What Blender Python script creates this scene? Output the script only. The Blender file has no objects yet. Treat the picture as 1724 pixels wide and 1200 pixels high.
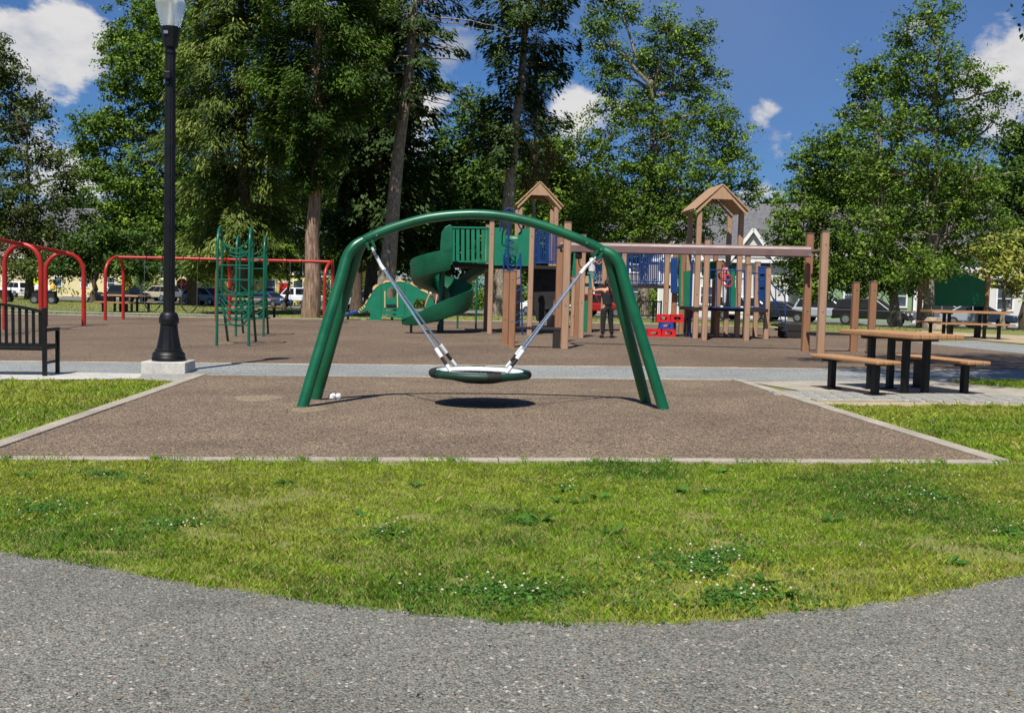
import bpy, bmesh, math, random
import numpy as np
from mathutils import Vector, Matrix

# ---------------------------------------------------------------- camera
scene = bpy.context.scene
col = scene.collection
F, CX, CY, HC = 1800.0, 862.0, 600.0, 1.4
ROLL = math.radians(1.5)
PITCH = math.atan(115.0 / 1800.0 * math.cos(ROLL))
LR = Vector((1, 0, 0)); LU = Vector((0, math.sin(PITCH), math.cos(PITCH))); LF = Vector((0, math.cos(PITCH), -math.sin(PITCH)))
CR = LR * math.cos(ROLL) + LU * math.sin(ROLL)
CU = -LR * math.sin(ROLL) + LU * math.cos(ROLL)
cam_d = bpy.data.cameras.new('camera'); cam = bpy.data.objects.new('camera', cam_d); col.objects.link(cam)
cam_d.sensor_fit = 'HORIZONTAL'; cam_d.sensor_width = 36.0; cam_d.lens = 36.0 * F / 1724.0
cam_d.clip_start = 0.1; cam_d.clip_end = 3000
m = Matrix((CR, CU, -LF)).transposed().to_4x4(); m.translation = Vector((0, 0, HC)); cam.matrix_world = m
scene.camera = cam

# ---------------------------------------------------------------- sky and sun
SUN_EL, SUN_AZ = math.radians(58), math.radians(16)     # light travels away from the camera and to the right
world = bpy.data.worlds.new('World'); scene.world = world; world.use_nodes = True
nt = world.node_tree; nt.nodes.clear()
def wn(t, **k):
    n = nt.nodes.new(t)
    for a, b in k.items(): setattr(n, a, b)
    return n
out = wn('ShaderNodeOutputWorld'); bg = wn('ShaderNodeBackground'); bg.inputs[1].default_value = 0.05
sky = wn('ShaderNodeTexSky', sky_type='NISHITA'); sky.sun_disc = False
sky.sun_elevation = SUN_EL; sky.sun_rotation = math.pi + SUN_AZ
sky.air_density = 1.0; sky.dust_density = 0.3; sky.ozone_density = 4.0; sky.altitude = 200
tc = wn('ShaderNodeTexCoord')
def wmath(op, a, b=None, c=None, clamp=False):
    n = wn('ShaderNodeMath', operation=op); n.use_clamp = clamp
    for i, v in enumerate((a, b, c)):
        if v is None: continue
        if isinstance(v, (int, float)): n.inputs[i].default_value = v
        else: nt.links.new(v, n.inputs[i])
    return n.outputs[0]
def ray_dir(px, py):
    dx = (px - CX) / F; dy = -(py - CY) / F; return (CR * dx + CU * dy + LF).normalized()
def cloud(offset, scale, detail, rough, dist=0.25):
    mp = wn('ShaderNodeMapping'); mp.inputs['Location'].default_value = offset; mp.inputs['Scale'].default_value = (1, 1, 1.9)
    nt.links.new(tc.outputs['Generated'], mp.inputs[0])
    nz = wn('ShaderNodeTexNoise'); nz.inputs['Scale'].default_value = scale; nz.inputs['Detail'].default_value = detail
    nz.inputs['Roughness'].default_value = rough; nz.inputs['Distortion'].default_value = dist
    nt.links.new(mp.outputs[0], nz.inputs['Vector']); return nz.outputs['Fac']
def ramp(fac, p0, p1):
    r = wn('ShaderNodeMapRange', interpolation_type='SMOOTHSTEP'); r.inputs['From Min'].default_value = p0; r.inputs['From Max'].default_value = p1
    nt.links.new(fac, r.inputs[0]); return r.outputs[0]
def bank(px, py, r):                                    # where a heap of cumulus stands
    n = wn('ShaderNodeVectorMath', operation='DISTANCE'); nt.links.new(tc.outputs['Generated'], n.inputs[0]); n.inputs[1].default_value = ray_dir(px, py)
    return ramp(n.outputs['Value'], r, r * 0.15)
COFF = (0.35, 0.8, 0.2)
cov = cloud(COFF, 9.0, 12.0, 0.62)
for px, py, r, w in ((60, 45, .065, .17), (130, 70, .055, .15), (80, 120, .05, .06), (60, 270, .07, .14), (110, 340, .06, .15), (1690, 110, .07, .21), (1720, 210, .06, .15), (1283, 188, .024, .17), (1320, 250, .028, .16), (1290, 330, .05, .2), (955, 170, .04, .14), (690, 240, .07, .16), (770, 100, .05, .12), (1545, 45, .022, .15), (1470, 66, .016, .06), (520, 60, .06, .08), (700, 420, .12, .22), (1000, 420, .12, .22)):
    cov = wmath('ADD', cov, wmath('MULTIPLY', bank(px, py, r), w))
big = wmath('MULTIPLY', ramp(cov, 0.575, 0.70), 0.95)
shade = cloud((COFF[0] + 0.0, COFF[1] + 0.0, COFF[2] + 0.055), 7.0, 6.0, 0.55)
veil = wmath('MULTIPLY', ramp(cloud((2.0, 5.0, 1.0), 2.4, 5.0, 0.5), 0.38, 0.62), 0.45)
ccol = wn('ShaderNodeMix', data_type='RGBA'); ccol.inputs[6].default_value = (12.0, 11.7, 11.5, 1); ccol.inputs[7].default_value = (5.2, 6.0, 7.6, 1)
nt.links.new(ramp(shade, 0.46, 0.66), ccol.inputs[0])
tint = wn('ShaderNodeMix', data_type='RGBA', blend_type='MULTIPLY'); tint.inputs[0].default_value = 1.0
tint.inputs[7].default_value = (0.50, 0.86, 1.30, 1); nt.links.new(sky.outputs[0], tint.inputs[6])
mx1 = wn('ShaderNodeMix', data_type='RGBA'); nt.links.new(wmath('ADD', veil, wmath('MULTIPLY', bank(1190, 70, .13), 0.35), clamp=True), mx1.inputs[0]); nt.links.new(tint.outputs[2], mx1.inputs[6]); mx1.inputs[7].default_value = (2.3, 3.7, 7.2, 1)
mx2 = wn('ShaderNodeMix', data_type='RGBA'); nt.links.new(big, mx2.inputs[0]); nt.links.new(mx1.outputs[2], mx2.inputs[6]); nt.links.new(ccol.outputs[2], mx2.inputs[7])
nt.links.new(mx2.outputs[2], bg.inputs[0]); nt.links.new(bg.outputs[0], out.inputs[0])

sun_d = bpy.data.lights.new('sun', 'SUN'); sun_d.energy = 5.0; sun_d.angle = math.radians(0.53); sun_d.color = (1.0, 0.95, 0.86)
sun = bpy.data.objects.new('sun', sun_d); col.objects.link(sun)
sdir = Vector((math.sin(SUN_AZ) * math.cos(SUN_EL), math.cos(SUN_AZ) * math.cos(SUN_EL), -math.sin(SUN_EL)))
sun.rotation_euler = sdir.to_track_quat('-Z', 'Y').to_euler(); sun.location = (-8, -20, 40)
scene.view_settings.view_transform = 'Standard'; scene.view_settings.look = 'None'
scene.view_settings.exposure = 0.36; scene.view_settings.gamma = 1.0; scene.view_settings.use_curve_mapping = False
scene.cycles.max_bounces = 4; scene.cycles.diffuse_bounces = 2; scene.cycles.glossy_bounces = 2; scene.cycles.transparent_max_bounces = 8

# ---------------------------------------------------------------- where things stand
SL = 0.012                                              # the yard rises a little to the right
def sstep(a, b, x):
    t = min(1.0, max(0.0, (x - a) / (b - a))); return t * t * (3 - 2 * t)
def road_q(x, y): return (91 - 0.6 * x - y) / 1.1662    # metres in front of the road's middle line
def gz(x, y):
    return SL * min(30.0, max(-30.0, x)) - 0.75 * min(1.0, max(0.0, (31 - road_q(x, y)) / 25.0))
def ray(px, py):
    dx = (px - CX) / F; dy = -(py - CY) / F
    return CR * dx + CU * dy + LF
def G(px, py, lift=0.0):                                # the ground point seen at a pixel of the yard
    d = ray(px, py)
    t = (HC - lift) / (SL * d.x - d.z)
    return Vector((d.x * t, d.y * t, HC + d.z * t))
def at(px, py, Y):                                      # the point at depth Y seen at a pixel
    d = ray(px, py); t = Y / d.y
    return Vector((d.x * t, Y, HC + d.z * t))
def on_ground(x, y): return Vector((x, y, gz(x, y)))
def on_road(px, off=0.0):                               # the point of the road line (off metres nearer) at picture column px
    d = ray(px, 505); k = d.x / d.y
    y = (91 - off * 1.1662) / (1 + 0.6 * k)
    return on_ground(k * y, y)

# ---------------------------------------------------------------- materials
def lin(v):
    v /= 255.0
    return v / 12.92 if v <= 0.04045 else ((v + 0.055) / 1.055) ** 2.4
def C(r, g, b): return (lin(r), lin(g), lin(b), 1.0)
MATS = {}
class NB:
    def __init__(s, name):
        s.m = bpy.data.materials.new(name); s.m.use_nodes = True; s.t = s.m.node_tree; s.t.nodes.clear()
        s.o = s.n('ShaderNodeOutputMaterial'); MATS[name] = s.m
    def n(s, t, **k):
        x = s.t.nodes.new(t)
        for a, b in k.items(): setattr(x, a, b)
        return x
    def l(s, a, b): s.t.links.new(a, b)
    def coord(s, which='Object', scale=None):
        c = s.n('ShaderNodeTexCoord').outputs[which]
        if scale is None: return c
        mp = s.n('ShaderNodeMapping'); mp.inputs['Scale'].default_value = scale; s.l(c, mp.inputs[0]); return mp.outputs[0]
    def noise(s, vec, scale, detail=4, rough=0.55):
        x = s.n('ShaderNodeTexNoise'); x.inputs['Scale'].default_value = scale; x.inputs['Detail'].default_value = detail; x.inputs['Roughness'].default_value = rough
        s.l(vec, x.inputs['Vector']); return x.outputs['Fac']
    def voro(s, vec, scale, feature='F1'):
        x = s.n('ShaderNodeTexVoronoi', feature=feature); x.inputs['Scale'].default_value = scale; s.l(vec, x.inputs['Vector']); return x
    def ramp(s, fac, stops):
        r = s.n('ShaderNodeValToRGB'); e = r.color_ramp.elements
        while len(e) < len(stops): e.new(0.5)
        for i, (p, c) in enumerate(stops): e[i].position = p; e[i].color = c
        s.l(fac, r.inputs[0]); return r.outputs[0]
    def mix(s, fac, a, b, blend='MIX'):
        x = s.n('ShaderNodeMix', data_type='RGBA', blend_type=blend)
        for i, v in ((0, fac), (6, a), (7, b)):
            if isinstance(v, (int, float, tuple)): x.inputs[i].default_value = v
            else: s.l(v, x.inputs[i])
        return x.outputs[2]
    def math(s, op, a, b):
        x = s.n('ShaderNodeMath', operation=op)
        for i, v in enumerate((a, b)):
            if isinstance(v, (int, float)): x.inputs[i].default_value = v
            else: s.l(v, x.inputs[i])
        return x.outputs[0]
    def bump(s, h, strength, dist=0.01):
        b = s.n('ShaderNodeBump'); b.inputs['Strength'].default_value = strength; b.inputs['Distance'].default_value = dist
        s.l(h, b.inputs['Height']); return b.outputs[0]
    def pbr(s, color, rough=0.6, metal=0.0, normal=None, **kw):
        p = s.n('ShaderNodeBsdfPrincipled')
        for nm, v in dict(**{'Base Color': color, 'Roughness': rough, 'Metallic': metal}, **kw).items():
            if isinstance(v, (int, float, tuple)): p.inputs[nm].default_value = v
            else: s.l(v, p.inputs[nm])
        if normal: s.l(normal, p.inputs['Normal'])
        s.l(p.outputs[0], s.o.inputs[0]); return s.m
def painted(name, c, rough=0.4, var=0.25, scale=6.0, metal=0.0, bump=0.08, spec=0.5):
    b = NB(name); v = b.coord(); n1 = b.noise(v, scale, 6, 0.6); n2 = b.noise(v, scale * 14, 3)
    dark = tuple(x * (1 - var) for x in c[:3]) + (1,); light = tuple(min(1, x * (1 + var * 0.7) + 0.008 * var) for x in c[:3]) + (1,)
    colr = b.ramp(n1, [(0.3, dark), (0.7, light)])
    colr = b.mix(b.math('MULTIPLY', b.ramp(n2, [(0.62, (0, 0, 0, 1)), (0.74, (1, 1, 1, 1))]), 0.25), colr, tuple(x * 0.55 + 0.03 for x in c[:3]) + (1,))
    r = b.n('ShaderNodeMapRange'); r.inputs['To Min'].default_value = max(0.05, rough - 0.1); r.inputs['To Max'].default_value = min(1, rough + 0.18); b.l(n1, r.inputs[0])
    return b.pbr(colr, r.outputs[0], metal, b.bump(n2, bump, 0.004), **{'Specular IOR Level': spec})
def lumber(name, c):                                    # ribbed plastic lumber
    b = NB(name); v = b.coord('Object', (14, 14, 0.8)); n1 = b.noise(v, 2.0, 5, 0.6); n0 = b.noise(b.coord(), 0.9, 3)
    colr = b.ramp(n1, [(0.3, tuple(x * 0.78 for x in c[:3]) + (1,)), (0.7, tuple(min(1, x * 1.15) for x in c[:3]) + (1,))])
    colr = b.mix(b.math('MULTIPLY', n0, 0.35), colr, tuple(x * 0.6 for x in c[:3]) + (1,))
    return b.pbr(colr, 0.62, 0, b.bump(n1, 0.12, 0.004))
def granules(name, stops, scale, rough, bump, patch, flecks=None, macro=0.9):
    b = NB(name); v = b.coord(); vo = b.voro(v, scale); sp = b.n('ShaderNodeSeparateColor'); b.l(vo.outputs['Color'], sp.inputs[0])
    colr = b.ramp(sp.outputs[0], stops)
    vo2 = b.voro(v, scale * 0.62); sp2 = b.n('ShaderNodeSeparateColor'); b.l(vo2.outputs['Color'], sp2.inputs[0])
    if flecks: colr = b.mix(b.ramp(sp2.outputs[1], [(flecks[0], (0, 0, 0, 1)), (flecks[0] + 0.01, (1, 1, 1, 1))]), colr, b.ramp(sp2.outputs[2], flecks[1]))
    big = b.ramp(b.noise(v, macro, 6, 0.62), [(0.3, (patch[0],) * 3 + (1,)), (0.7, (patch[1],) * 3 + (1,))])
    colr = b.mix(1.0, colr, big, 'MULTIPLY')
    st = b.ramp(b.noise(v, macro * 0.37, 7, 0.7), [(0.36, (0.84, 0.83, 0.82, 1)), (0.5, (1, 1, 1, 1)), (0.7, (1.05, 1.04, 1.02, 1))]); colr = b.mix(1.0, colr, st, 'MULTIPLY')
    gap = b.ramp(vo.outputs['Distance'], [(0.25, (1, 1, 1, 1)), (0.75, (0.35, 0.33, 0.32, 1))]); colr = b.mix(0.75, colr, gap, 'MULTIPLY')
    h = b.math('SUBTRACT', 1.0, vo.outputs['Distance'])
    return b.pbr(colr, rough, 0, b.bump(h, bump, 0.006))
granules('rubber', [(0.0, C(42, 37, 34)), (0.16, C(100, 84, 70)), (0.42, C(145, 123, 98)), (0.66, C(121, 107, 94)), (0.85, C(198, 174, 140)), (1.0, C(76, 66, 58))], 80, 0.9, 1.0, (0.72, 1.08))
granules('rubber_worn', [(0.0, C(110, 98, 84)), (0.5, C(160, 142, 116)), (1.0, C(186, 168, 138))], 85, 0.9, 1.0, (0.75, 1.05))
granules('rubber_far', [(0.0, C(56, 49, 43)), (0.25, C(104, 88, 72)), (0.5, C(136, 114, 92)), (0.75, C(118, 102, 87)), (1.0, C(170, 144, 114))], 50, 0.9, 0.6, (0.7, 1.12), macro=0.35)
granules('asphalt', [(0.0, C(66, 66, 62)), (0.22, C(110, 110, 103)), (0.5, C(141, 141, 131)), (0.75, C(121, 121, 113)), (1.0, C(167, 166, 154))], 122, 0.85, 0.9, (0.84, 1.14),
         (0.945, [(0.0, C(142, 104, 82)), (0.45, C(206, 203, 196)), (0.7, C(160, 140, 108)), (1.0, C(64, 66, 70))]))
granules('path_grey', [(0.0, C(112, 116, 118)), (0.5, C(150, 154, 152)), (1.0, C(178, 180, 176))], 60, 0.85, 0.5, (0.85, 1.08), macro=0.5)
granules('paver', [(0.0, C(146, 146, 142)), (0.5, C(168, 167, 160)), (1.0, C(184, 182, 172))], 60, 0.85, 0.4, (0.85, 1.06), macro=3.0)
granules('concrete', [(0.0, C(168, 160, 144)), (0.5, C(190, 180, 162)), (1.0, C(206, 198, 180))], 160, 0.85, 0.2, (0.72, 1.05), macro=2.2)
granules('plinth_concrete', [(0.0, C(196, 194, 186)), (0.5, C(214, 212, 204)), (1.0, C(226, 224, 218))], 160, 0.8, 0.2, (0.8, 1.03), macro=4)
granules('sand', [(0.0, C(168, 148, 118)), (0.5, C(196, 176, 144)), (1.0, C(214, 198, 168))], 90, 0.95, 0.3, (0.75, 1.05), macro=1.4)
granules('road', [(0.0, C(110, 112, 114)), (1.0, C(150, 150, 150))], 20, 0.8, 0.2, (0.85, 1.05), macro=0.2)
b = NB('ground'); v = b.coord(); n1 = b.noise(v, 0.35, 6, 0.6); n2 = b.noise(v, 9, 5, 0.7); n3 = b.noise(v, 60, 3, 0.6)
cg = b.ramp(n2, [(0.3, C(90, 106, 40)), (0.48, C(118, 124, 58)), (0.64, C(150, 136, 90)), (0.82, C(182, 160, 122))])
cg = b.mix(b.ramp(n1, [(0.4, (0, 0, 0, 1)), (0.65, (1, 1, 1, 1))]), cg, C(120, 124, 62)); cg = b.mix(0.5, cg, b.ramp(n3, [(0.2, (0.3, 0.3, 0.3, 1)), (0.8, (1, 1, 1, 1))]), 'MULTIPLY')
b.pbr(cg, 0.95, 0, b.bump(n2, 0.5, 0.03))
painted('swing_green', C(4, 88, 56), 0.32, 0.28, 3.0); painted('rim_dark', C(8, 52, 38), 0.5, 0.4, 6.0)
painted('climber_green', C(8, 92, 68), 0.3, 0.2, 3.0)
painted('slide_green', C(4, 88, 60), 0.38, 0.25, 2.0)
painted('panel_green', C(4, 112, 82), 0.45, 0.12, 2.5)
painted('sign_green', C(6, 100, 66), 0.6, 0.12, 2.0)
painted('swing_red', C(160, 34, 24), 0.35, 0.2, 2.5)
painted('crate_red', C(196, 26, 30), 0.4, 0.2, 3)
painted('play_blue', C(16, 58, 116), 0.38, 0.25, 3)
painted('crate_blue', C(28, 64, 156), 0.4, 0.2, 3)
painted('plum', C(114, 90, 88), 0.45, 0.15, 3)
painted('black_iron', C(13, 13, 14), 0.42, 0.3, 5, spec=0.35)
painted('black_rubber', C(22, 22, 23), 0.7, 0.3, 8)
painted('deck_dark', C(30, 25, 24), 0.7, 0.3, 4)
painted('steel', C(176, 178, 180), 0.3, 0.2, 8, metal=0.9)
painted('white_plastic', C(214, 216, 216), 0.45, 0.12, 6)
painted('rope', C(112, 128, 150), 0.7, 0.35, 40)
painted('net_white', C(206, 210, 208), 0.6, 0.15, 20)
painted('beige_panel', C(206, 176, 120), 0.5, 0.15, 5)
lumber('post_tan', C(170, 136, 109)); lumber('post_brown', C(150, 108, 78)); lumber('roof_tan', C(182, 146, 114)); lumber('plank_tan', C(172, 130, 90)); lumber('wood_post', C(150, 108, 72))
b = NB('bark_brown'); v = b.coord('Object', (5, 5, 0.7)); n1 = b.noise(v, 2.2, 7, 0.65)
b.pbr(b.ramp(n1, [(0.28, C(62, 48, 40)), (0.48, C(124, 100, 82)), (0.66, C(170, 144, 120))]), 0.9, 0, b.bump(n1, 0.9, 0.05))
b = NB('bark_grey'); v = b.coord('Object', (4, 4, 1.6)); n1 = b.noise(v, 3.0, 7, 0.68)
b.pbr(b.ramp(n1, [(0.3, C(76, 68, 60)), (0.5, C(128, 116, 102)), (0.68, C(170, 156, 140))]), 0.9, 0, b.bump(n1, 0.9, 0.05))
b = NB('bark_dark'); v = b.coord('Object', (4, 4, 0.9)); n1 = b.noise(v, 2.6, 6, 0.65)
b.pbr(b.ramp(n1, [(0.3, C(44, 36, 30)), (0.6, C(92, 78, 64)), (0.75, C(118, 104, 88))]), 0.9, 0, b.bump(n1, 0.8, 0.05))
def leafmat(name, dark, mid, light, trans=0.22):
    b = NB(name); a = b.n('ShaderNodeAttribute', attribute_name='tone'); cc = b.ramp(a.outputs['Fac'], [(0.0, dark), (0.5, mid), (1.0, light)])
    d = b.n('ShaderNodeBsdfPrincipled'); d.inputs['Roughness'].default_value = 0.6; d.inputs['Specular IOR Level'].default_value = 0.2; b.l(cc, d.inputs['Base Color'])
    t = b.n('ShaderNodeBsdfTranslucent'); b.l(b.mix(1.0, cc, (1.0, 1.15, 0.5, 1), 'MULTIPLY'), t.inputs[0])
    mxs = b.n('ShaderNodeMixShader'); mxs.inputs[0].default_value = trans; b.l(d.outputs[0], mxs.inputs[1]); b.l(t.outputs[0], mxs.inputs[2]); b.l(mxs.outputs[0], b.o.inputs[0])
leafmat('leaf_green', C(38, 60, 16), C(78, 108, 30), C(134, 158, 60))
leafmat('leaf_deep', C(28, 48, 16), C(56, 84, 28), C(98, 124, 48))
leafmat('leaf_brown', C(38, 48, 18), C(66, 82, 30), C(104, 114, 52))
leafmat('leaf_olive', C(56, 72, 28), C(94, 112, 48), C(142, 154, 80))
leafmat('leaf_cedar', C(32, 54, 16), C(62, 90, 28), C(106, 132, 46))
leafmat('leaf_fir', C(28, 42, 20), C(54, 74, 36), C(92, 112, 58))
leafmat('leaf_dead', C(84, 66, 48), C(110, 88, 66), C(132, 110, 84))
leafmat('leaf_yellow', C(92, 106, 36), C(146, 150, 64), C(190, 184, 104))
leafmat('leaf_bright', C(66, 96, 30), C(100, 130, 44), C(136, 158, 64))
b = NB('grass'); a = b.n('ShaderNodeAttribute', attribute_name='gcol'); d = b.n('ShaderNodeBsdfPrincipled'); d.inputs['Roughness'].default_value = 0.5; d.inputs['Specular IOR Level'].default_value = 0.25
b.l(a.outputs['Color'], d.inputs['Base Color']); t = b.n('ShaderNodeBsdfTranslucent'); b.l(a.outputs['Color'], t.inputs[0])
mxs = b.n('ShaderNodeMixShader'); mxs.inputs[0].default_value = 0.35; b.l(d.outputs[0], mxs.inputs[1]); b.l(t.outputs[0], mxs.inputs[2]); b.l(mxs.outputs[0], b.o.inputs[0])
painted('petal', C(196, 190, 170), 0.8, 0.25, 60)
b = NB('lamp_glass'); p = b.pbr((0.86, 0.9, 0.88, 1), 0.25, 0, None, **{'Transmission Weight': 0.72, 'IOR': 1.2})
b = NB('car_glass'); b.pbr(C(20, 25, 30), 0.55, 0, None, **{'Specular IOR Level': 0.2})
b = NB('window_glass'); v = b.coord(); b.pbr(b.ramp(b.noise(v, 0.7, 3), [(0.3, C(34, 42, 50)), (0.7, C(84, 98, 110))]), 0.08)
b = NB('head_lamp'); b.pbr(C(220, 224, 228), 0.12)
def siding(name, c, pitch=0.15):
    b = NB(name); v = b.coord(); sp = b.n('ShaderNodeSeparateXYZ'); b.l(v, sp.inputs[0])
    fr = b.math('FRACT', b.math('DIVIDE', sp.outputs[2], pitch), 0.0); n1 = b.noise(v, 0.8, 5)
    colr = b.mix(b.math('MULTIPLY', n1, 0.4), c, tuple(x * 0.75 for x in c[:3]) + (1,))
    return b.pbr(colr, 0.7, 0, b.bump(fr, 0.6, 0.03))
siding('siding_beige', C(172, 154, 122)); siding('siding_cream', C(226, 212, 164)); siding('siding_white', C(222, 222, 216)); siding('siding_green', C(140, 168, 130)); siding('siding_yellow', C(224, 206, 110)); siding('siding_red', C(140, 46, 40))
painted('shingle_grey', C(98, 98, 102), 0.9, 0.3, 3); painted('shingle_brown', C(120, 104, 92), 0.9, 0.3, 3); painted('trim_white', C(226, 226, 222), 0.6, 0.1, 3)
painted('boulder', C(164, 142, 124), 0.9, 0.4, 2)
painted('sign_yellow', C(206, 226, 20), 0.5, 0.08, 4); painted('sign_red', C(190, 26, 34), 0.5, 0.1, 4); painted('hydrant_yellow', C(220, 170, 40), 0.5, 0.1, 4)
painted('skin_tan', C(190, 134, 102), 0.55, 0.12, 8); painted('skin_brown', C(140, 92, 68), 0.55, 0.12, 8)
painted('hair_dark', C(30, 22, 20), 0.6, 0.4, 30); painted('cloth_black', C(24, 24, 27), 0.9, 0.3, 20); painted('cloth_white', C(206, 208, 212), 0.9, 0.1, 20)
painted('cloth_teal', C(46, 122, 132), 0.9, 0.2, 20); painted('cloth_pink', C(190, 118, 126), 0.9, 0.2, 20); painted('cloth_blue', C(40, 52, 84), 0.9, 0.2, 20); painted('strap_red', C(150, 40, 36), 0.8, 0.2, 20)
for nm, c in dict(white=C(224, 226, 228), tan=C(176, 164, 144), navy=C(28, 36, 52), silver=C(150, 158, 168), black=C(22, 23, 26), blue=C(44, 66, 104), red=C(150, 22, 28), grey=C(96, 100, 106)).items():
    b = NB('car_' + nm); b.pbr(c, 0.45, 0.0, None, **{'Coat Weight': 0.25, 'Coat Roughness': 0.3, 'Specular IOR Level': 0.35})

# ---------------------------------------------------------------- mesh helpers
ORG = {}
def tag(o, label=None, cat=None, group=None, kind=None):
    if label: o['label'] = label
    if cat: o['category'] = cat
    if group: o['group'] = group
    if kind: o['kind'] = kind
    return o
def thing(name, label, cat, loc=(0, 0, 0), rz=0.0, group=None, local=True):
    o = bpy.data.objects.new(name, None); col.objects.link(o); o.location = loc; o.rotation_euler = (0, 0, rz); o.empty_display_size = 0.2
    ORG[o] = Vector((0, 0, 0)) if local else Vector(loc)
    return tag(o, label, cat, group)
class MB:
    def __init__(s): s.v = []; s.f = []
    def add(s, vs, fs):
        o = len(s.v); s.v += [Vector(x) for x in vs]; s.f += [tuple(i + o for i in f) for f in fs]; return s
    def box(s, c, size, rz=0.0, mat=None):
        c = Vector(c); hx, hy, hz = (x / 2 for x in size)
        vs = [Vector((x, y, z)) for z in (-hz, hz) for x, y in ((-hx, -hy), (hx, -hy), (hx, hy), (-hx, hy))]
        M = mat if mat is not None else Matrix.Rotation(rz, 3, 'Z')
        return s.add([M @ q + c for q in vs], [(3, 2, 1, 0), (4, 5, 6, 7), (0, 1, 5, 4), (1, 2, 6, 5), (2, 3, 7, 6), (3, 0, 4, 7)])
    def beam(s, a, b, w, h, up=(0, 0, 1)):                # box from a to b
        a, b = Vector(a), Vector(b); d = (b - a); L = d.length; d.normalize(); x = d.cross(Vector(up))
        if x.length < 1e-4: x = Vector((1, 0, 0))
        x.normalize(); z = x.cross(d); M = Matrix((x, d, z)).transposed()
        return s.box((a + b) / 2, (w, L, h), mat=M)
    def tube(s, pts, r, n=10, cap=True):
        pts = [Vector(p) for p in pts]; rs = r if isinstance(r, (list, tuple)) else [r] * len(pts)
        o = len(s.v); up = None
        for i, p in enumerate(pts):
            t = (pts[min(i + 1, len(pts) - 1)] - pts[max(i - 1, 0)]).normalized()
            if up is None:
                up = t.cross(Vector((0.3, 1, 0.2)));  up.normalize()
            else:
                up = (up - t * up.dot(t)); up.normalize()
            w = t.cross(up)
            for k in range(n):
                a = 2 * math.pi * k / n; s.v.append(p + (up * math.cos(a) + w * math.sin(a)) * rs[i])
        for i in range(len(pts) - 1):
            for k in range(n):
                a = o + i * n + k; b2 = o + i * n + (k + 1) % n; s.f.append((a, b2, b2 + n, a + n))
        if cap:
            s.f.append(tuple(o + k for k in range(n))[::-1]); e = o + (len(pts) - 1) * n; s.f.append(tuple(e + k for k in range(n)))
        return s
    def lathe(s, c, prof, n=24, flute=0.0, nf=12):
        c = Vector(c); o = len(s.v)
        for (r, z) in prof:
            for k in range(n):
                a = 2 * math.pi * k / n; rr = r * (1 - flute * (0.5 + 0.5 * math.cos(a * nf)))
                s.v.append(c + Vector((rr * math.cos(a), rr * math.sin(a), z)))
        for i in range(len(prof) - 1):
            for k in range(n):
                a = o + i * n + k; b2 = o + i * n + (k + 1) % n; s.f.append((a, b2, b2 + n, a + n))
        s.f.append(tuple(o + k for k in range(n))[::-1]); e = o + (len(prof) - 1) * n; s.f.append(tuple(e + k for k in range(n)))
        return s
    def prism(s, poly, ext):                              # planar outline pushed by a vector
        ext = Vector(ext); n = len(poly); a = [Vector(p) for p in poly]; b2 = [p + ext for p in a]
        return s.add(a + b2, [tuple(range(n))[::-1], tuple(range(n, 2 * n))] + [(i, (i + 1) % n, (i + 1) % n + n, i + n) for i in range(n)])
    def torus(s, c, R, r, axis=(0, 0, 1), n=28, k=10, a0=0, a1=2 * math.pi):
        c = Vector(c); ax = Vector(axis).normalized(); x = ax.orthogonal().normalized(); y = ax.cross(x)
        full = abs(a1 - a0 - 2 * math.pi) < 1e-6; o = len(s.v); m_ = n if full else n + 1
        for i in range(m_):
            a = a0 + (a1 - a0) * i / n; d = x * math.cos(a) + y * math.sin(a)
            for j in range(k):
                q = 2 * math.pi * j / k; s.v.append(c + d * (R + r * math.cos(q)) + ax * (r * math.sin(q)))
        for i in range(n):
            for j in range(k):
                A = o + i * k + j; B = o + i * k + (j + 1) % k; A2 = o + ((i + 1) % m_) * k + j; B2 = o + ((i + 1) % m_) * k + (j + 1) % k
                s.f.append((A, A2, B2, B))
        return s
    def build(s, name, mat, parent=None, smooth=False, bevel=0.0, label=None):
        org = ORG.get(parent, Vector((0, 0, 0)))
        me = bpy.data.meshes.new(name); me.from_pydata([tuple(x - org) for x in s.v], [], s.f)
        if bevel or True:
            bm = bmesh.new(); bm.from_mesh(me); bmesh.ops.recalc_face_normals(bm, faces=bm.faces); bm.to_mesh(me); bm.free()
        me.materials.append(MATS[mat])
        if smooth:
            me.polygons.foreach_set('use_smooth', [True] * len(me.polygons))
            try: me.set_sharp_from_angle(angle=math.radians(40))
            except Exception: pass
        o = bpy.data.objects.new(name, me); col.objects.link(o)
        if parent is not None: o.parent = parent; ORG[o] = org
        else: ORG[o] = org
        if bevel:
            md = o.modifiers.new('bevel', 'BEVEL'); md.width = bevel; md.segments = 2; md.limit_method = 'ANGLE'; md.angle_limit = math.radians(40)
        if label: o['label'] = label
        return o
def copy_tree(o, parent=None):
    c = o.copy(); col.objects.link(c); c.parent = parent
    for ch in [x for x in o.children]: copy_tree(ch, c)
    return c
def bez(pts, n=8):                                      # smooth curve through points
    P = [Vector(p) for p in pts]; outp = []
    for i in range(len(P) - 1):
        p0 = P[max(i - 1, 0)]; p1 = P[i]; p2 = P[i + 1]; p3 = P[min(i + 2, len(P) - 1)]
        for k in range(n):
            t = k / n; outp.append(0.5 * ((2 * p1) + (p2 - p0) * t + (2 * p0 - 5 * p1 + 4 * p2 - p3) * t * t + (3 * p1 - p0 - 3 * p2 + p3) * t ** 3))
    return outp + [P[-1]]
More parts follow.
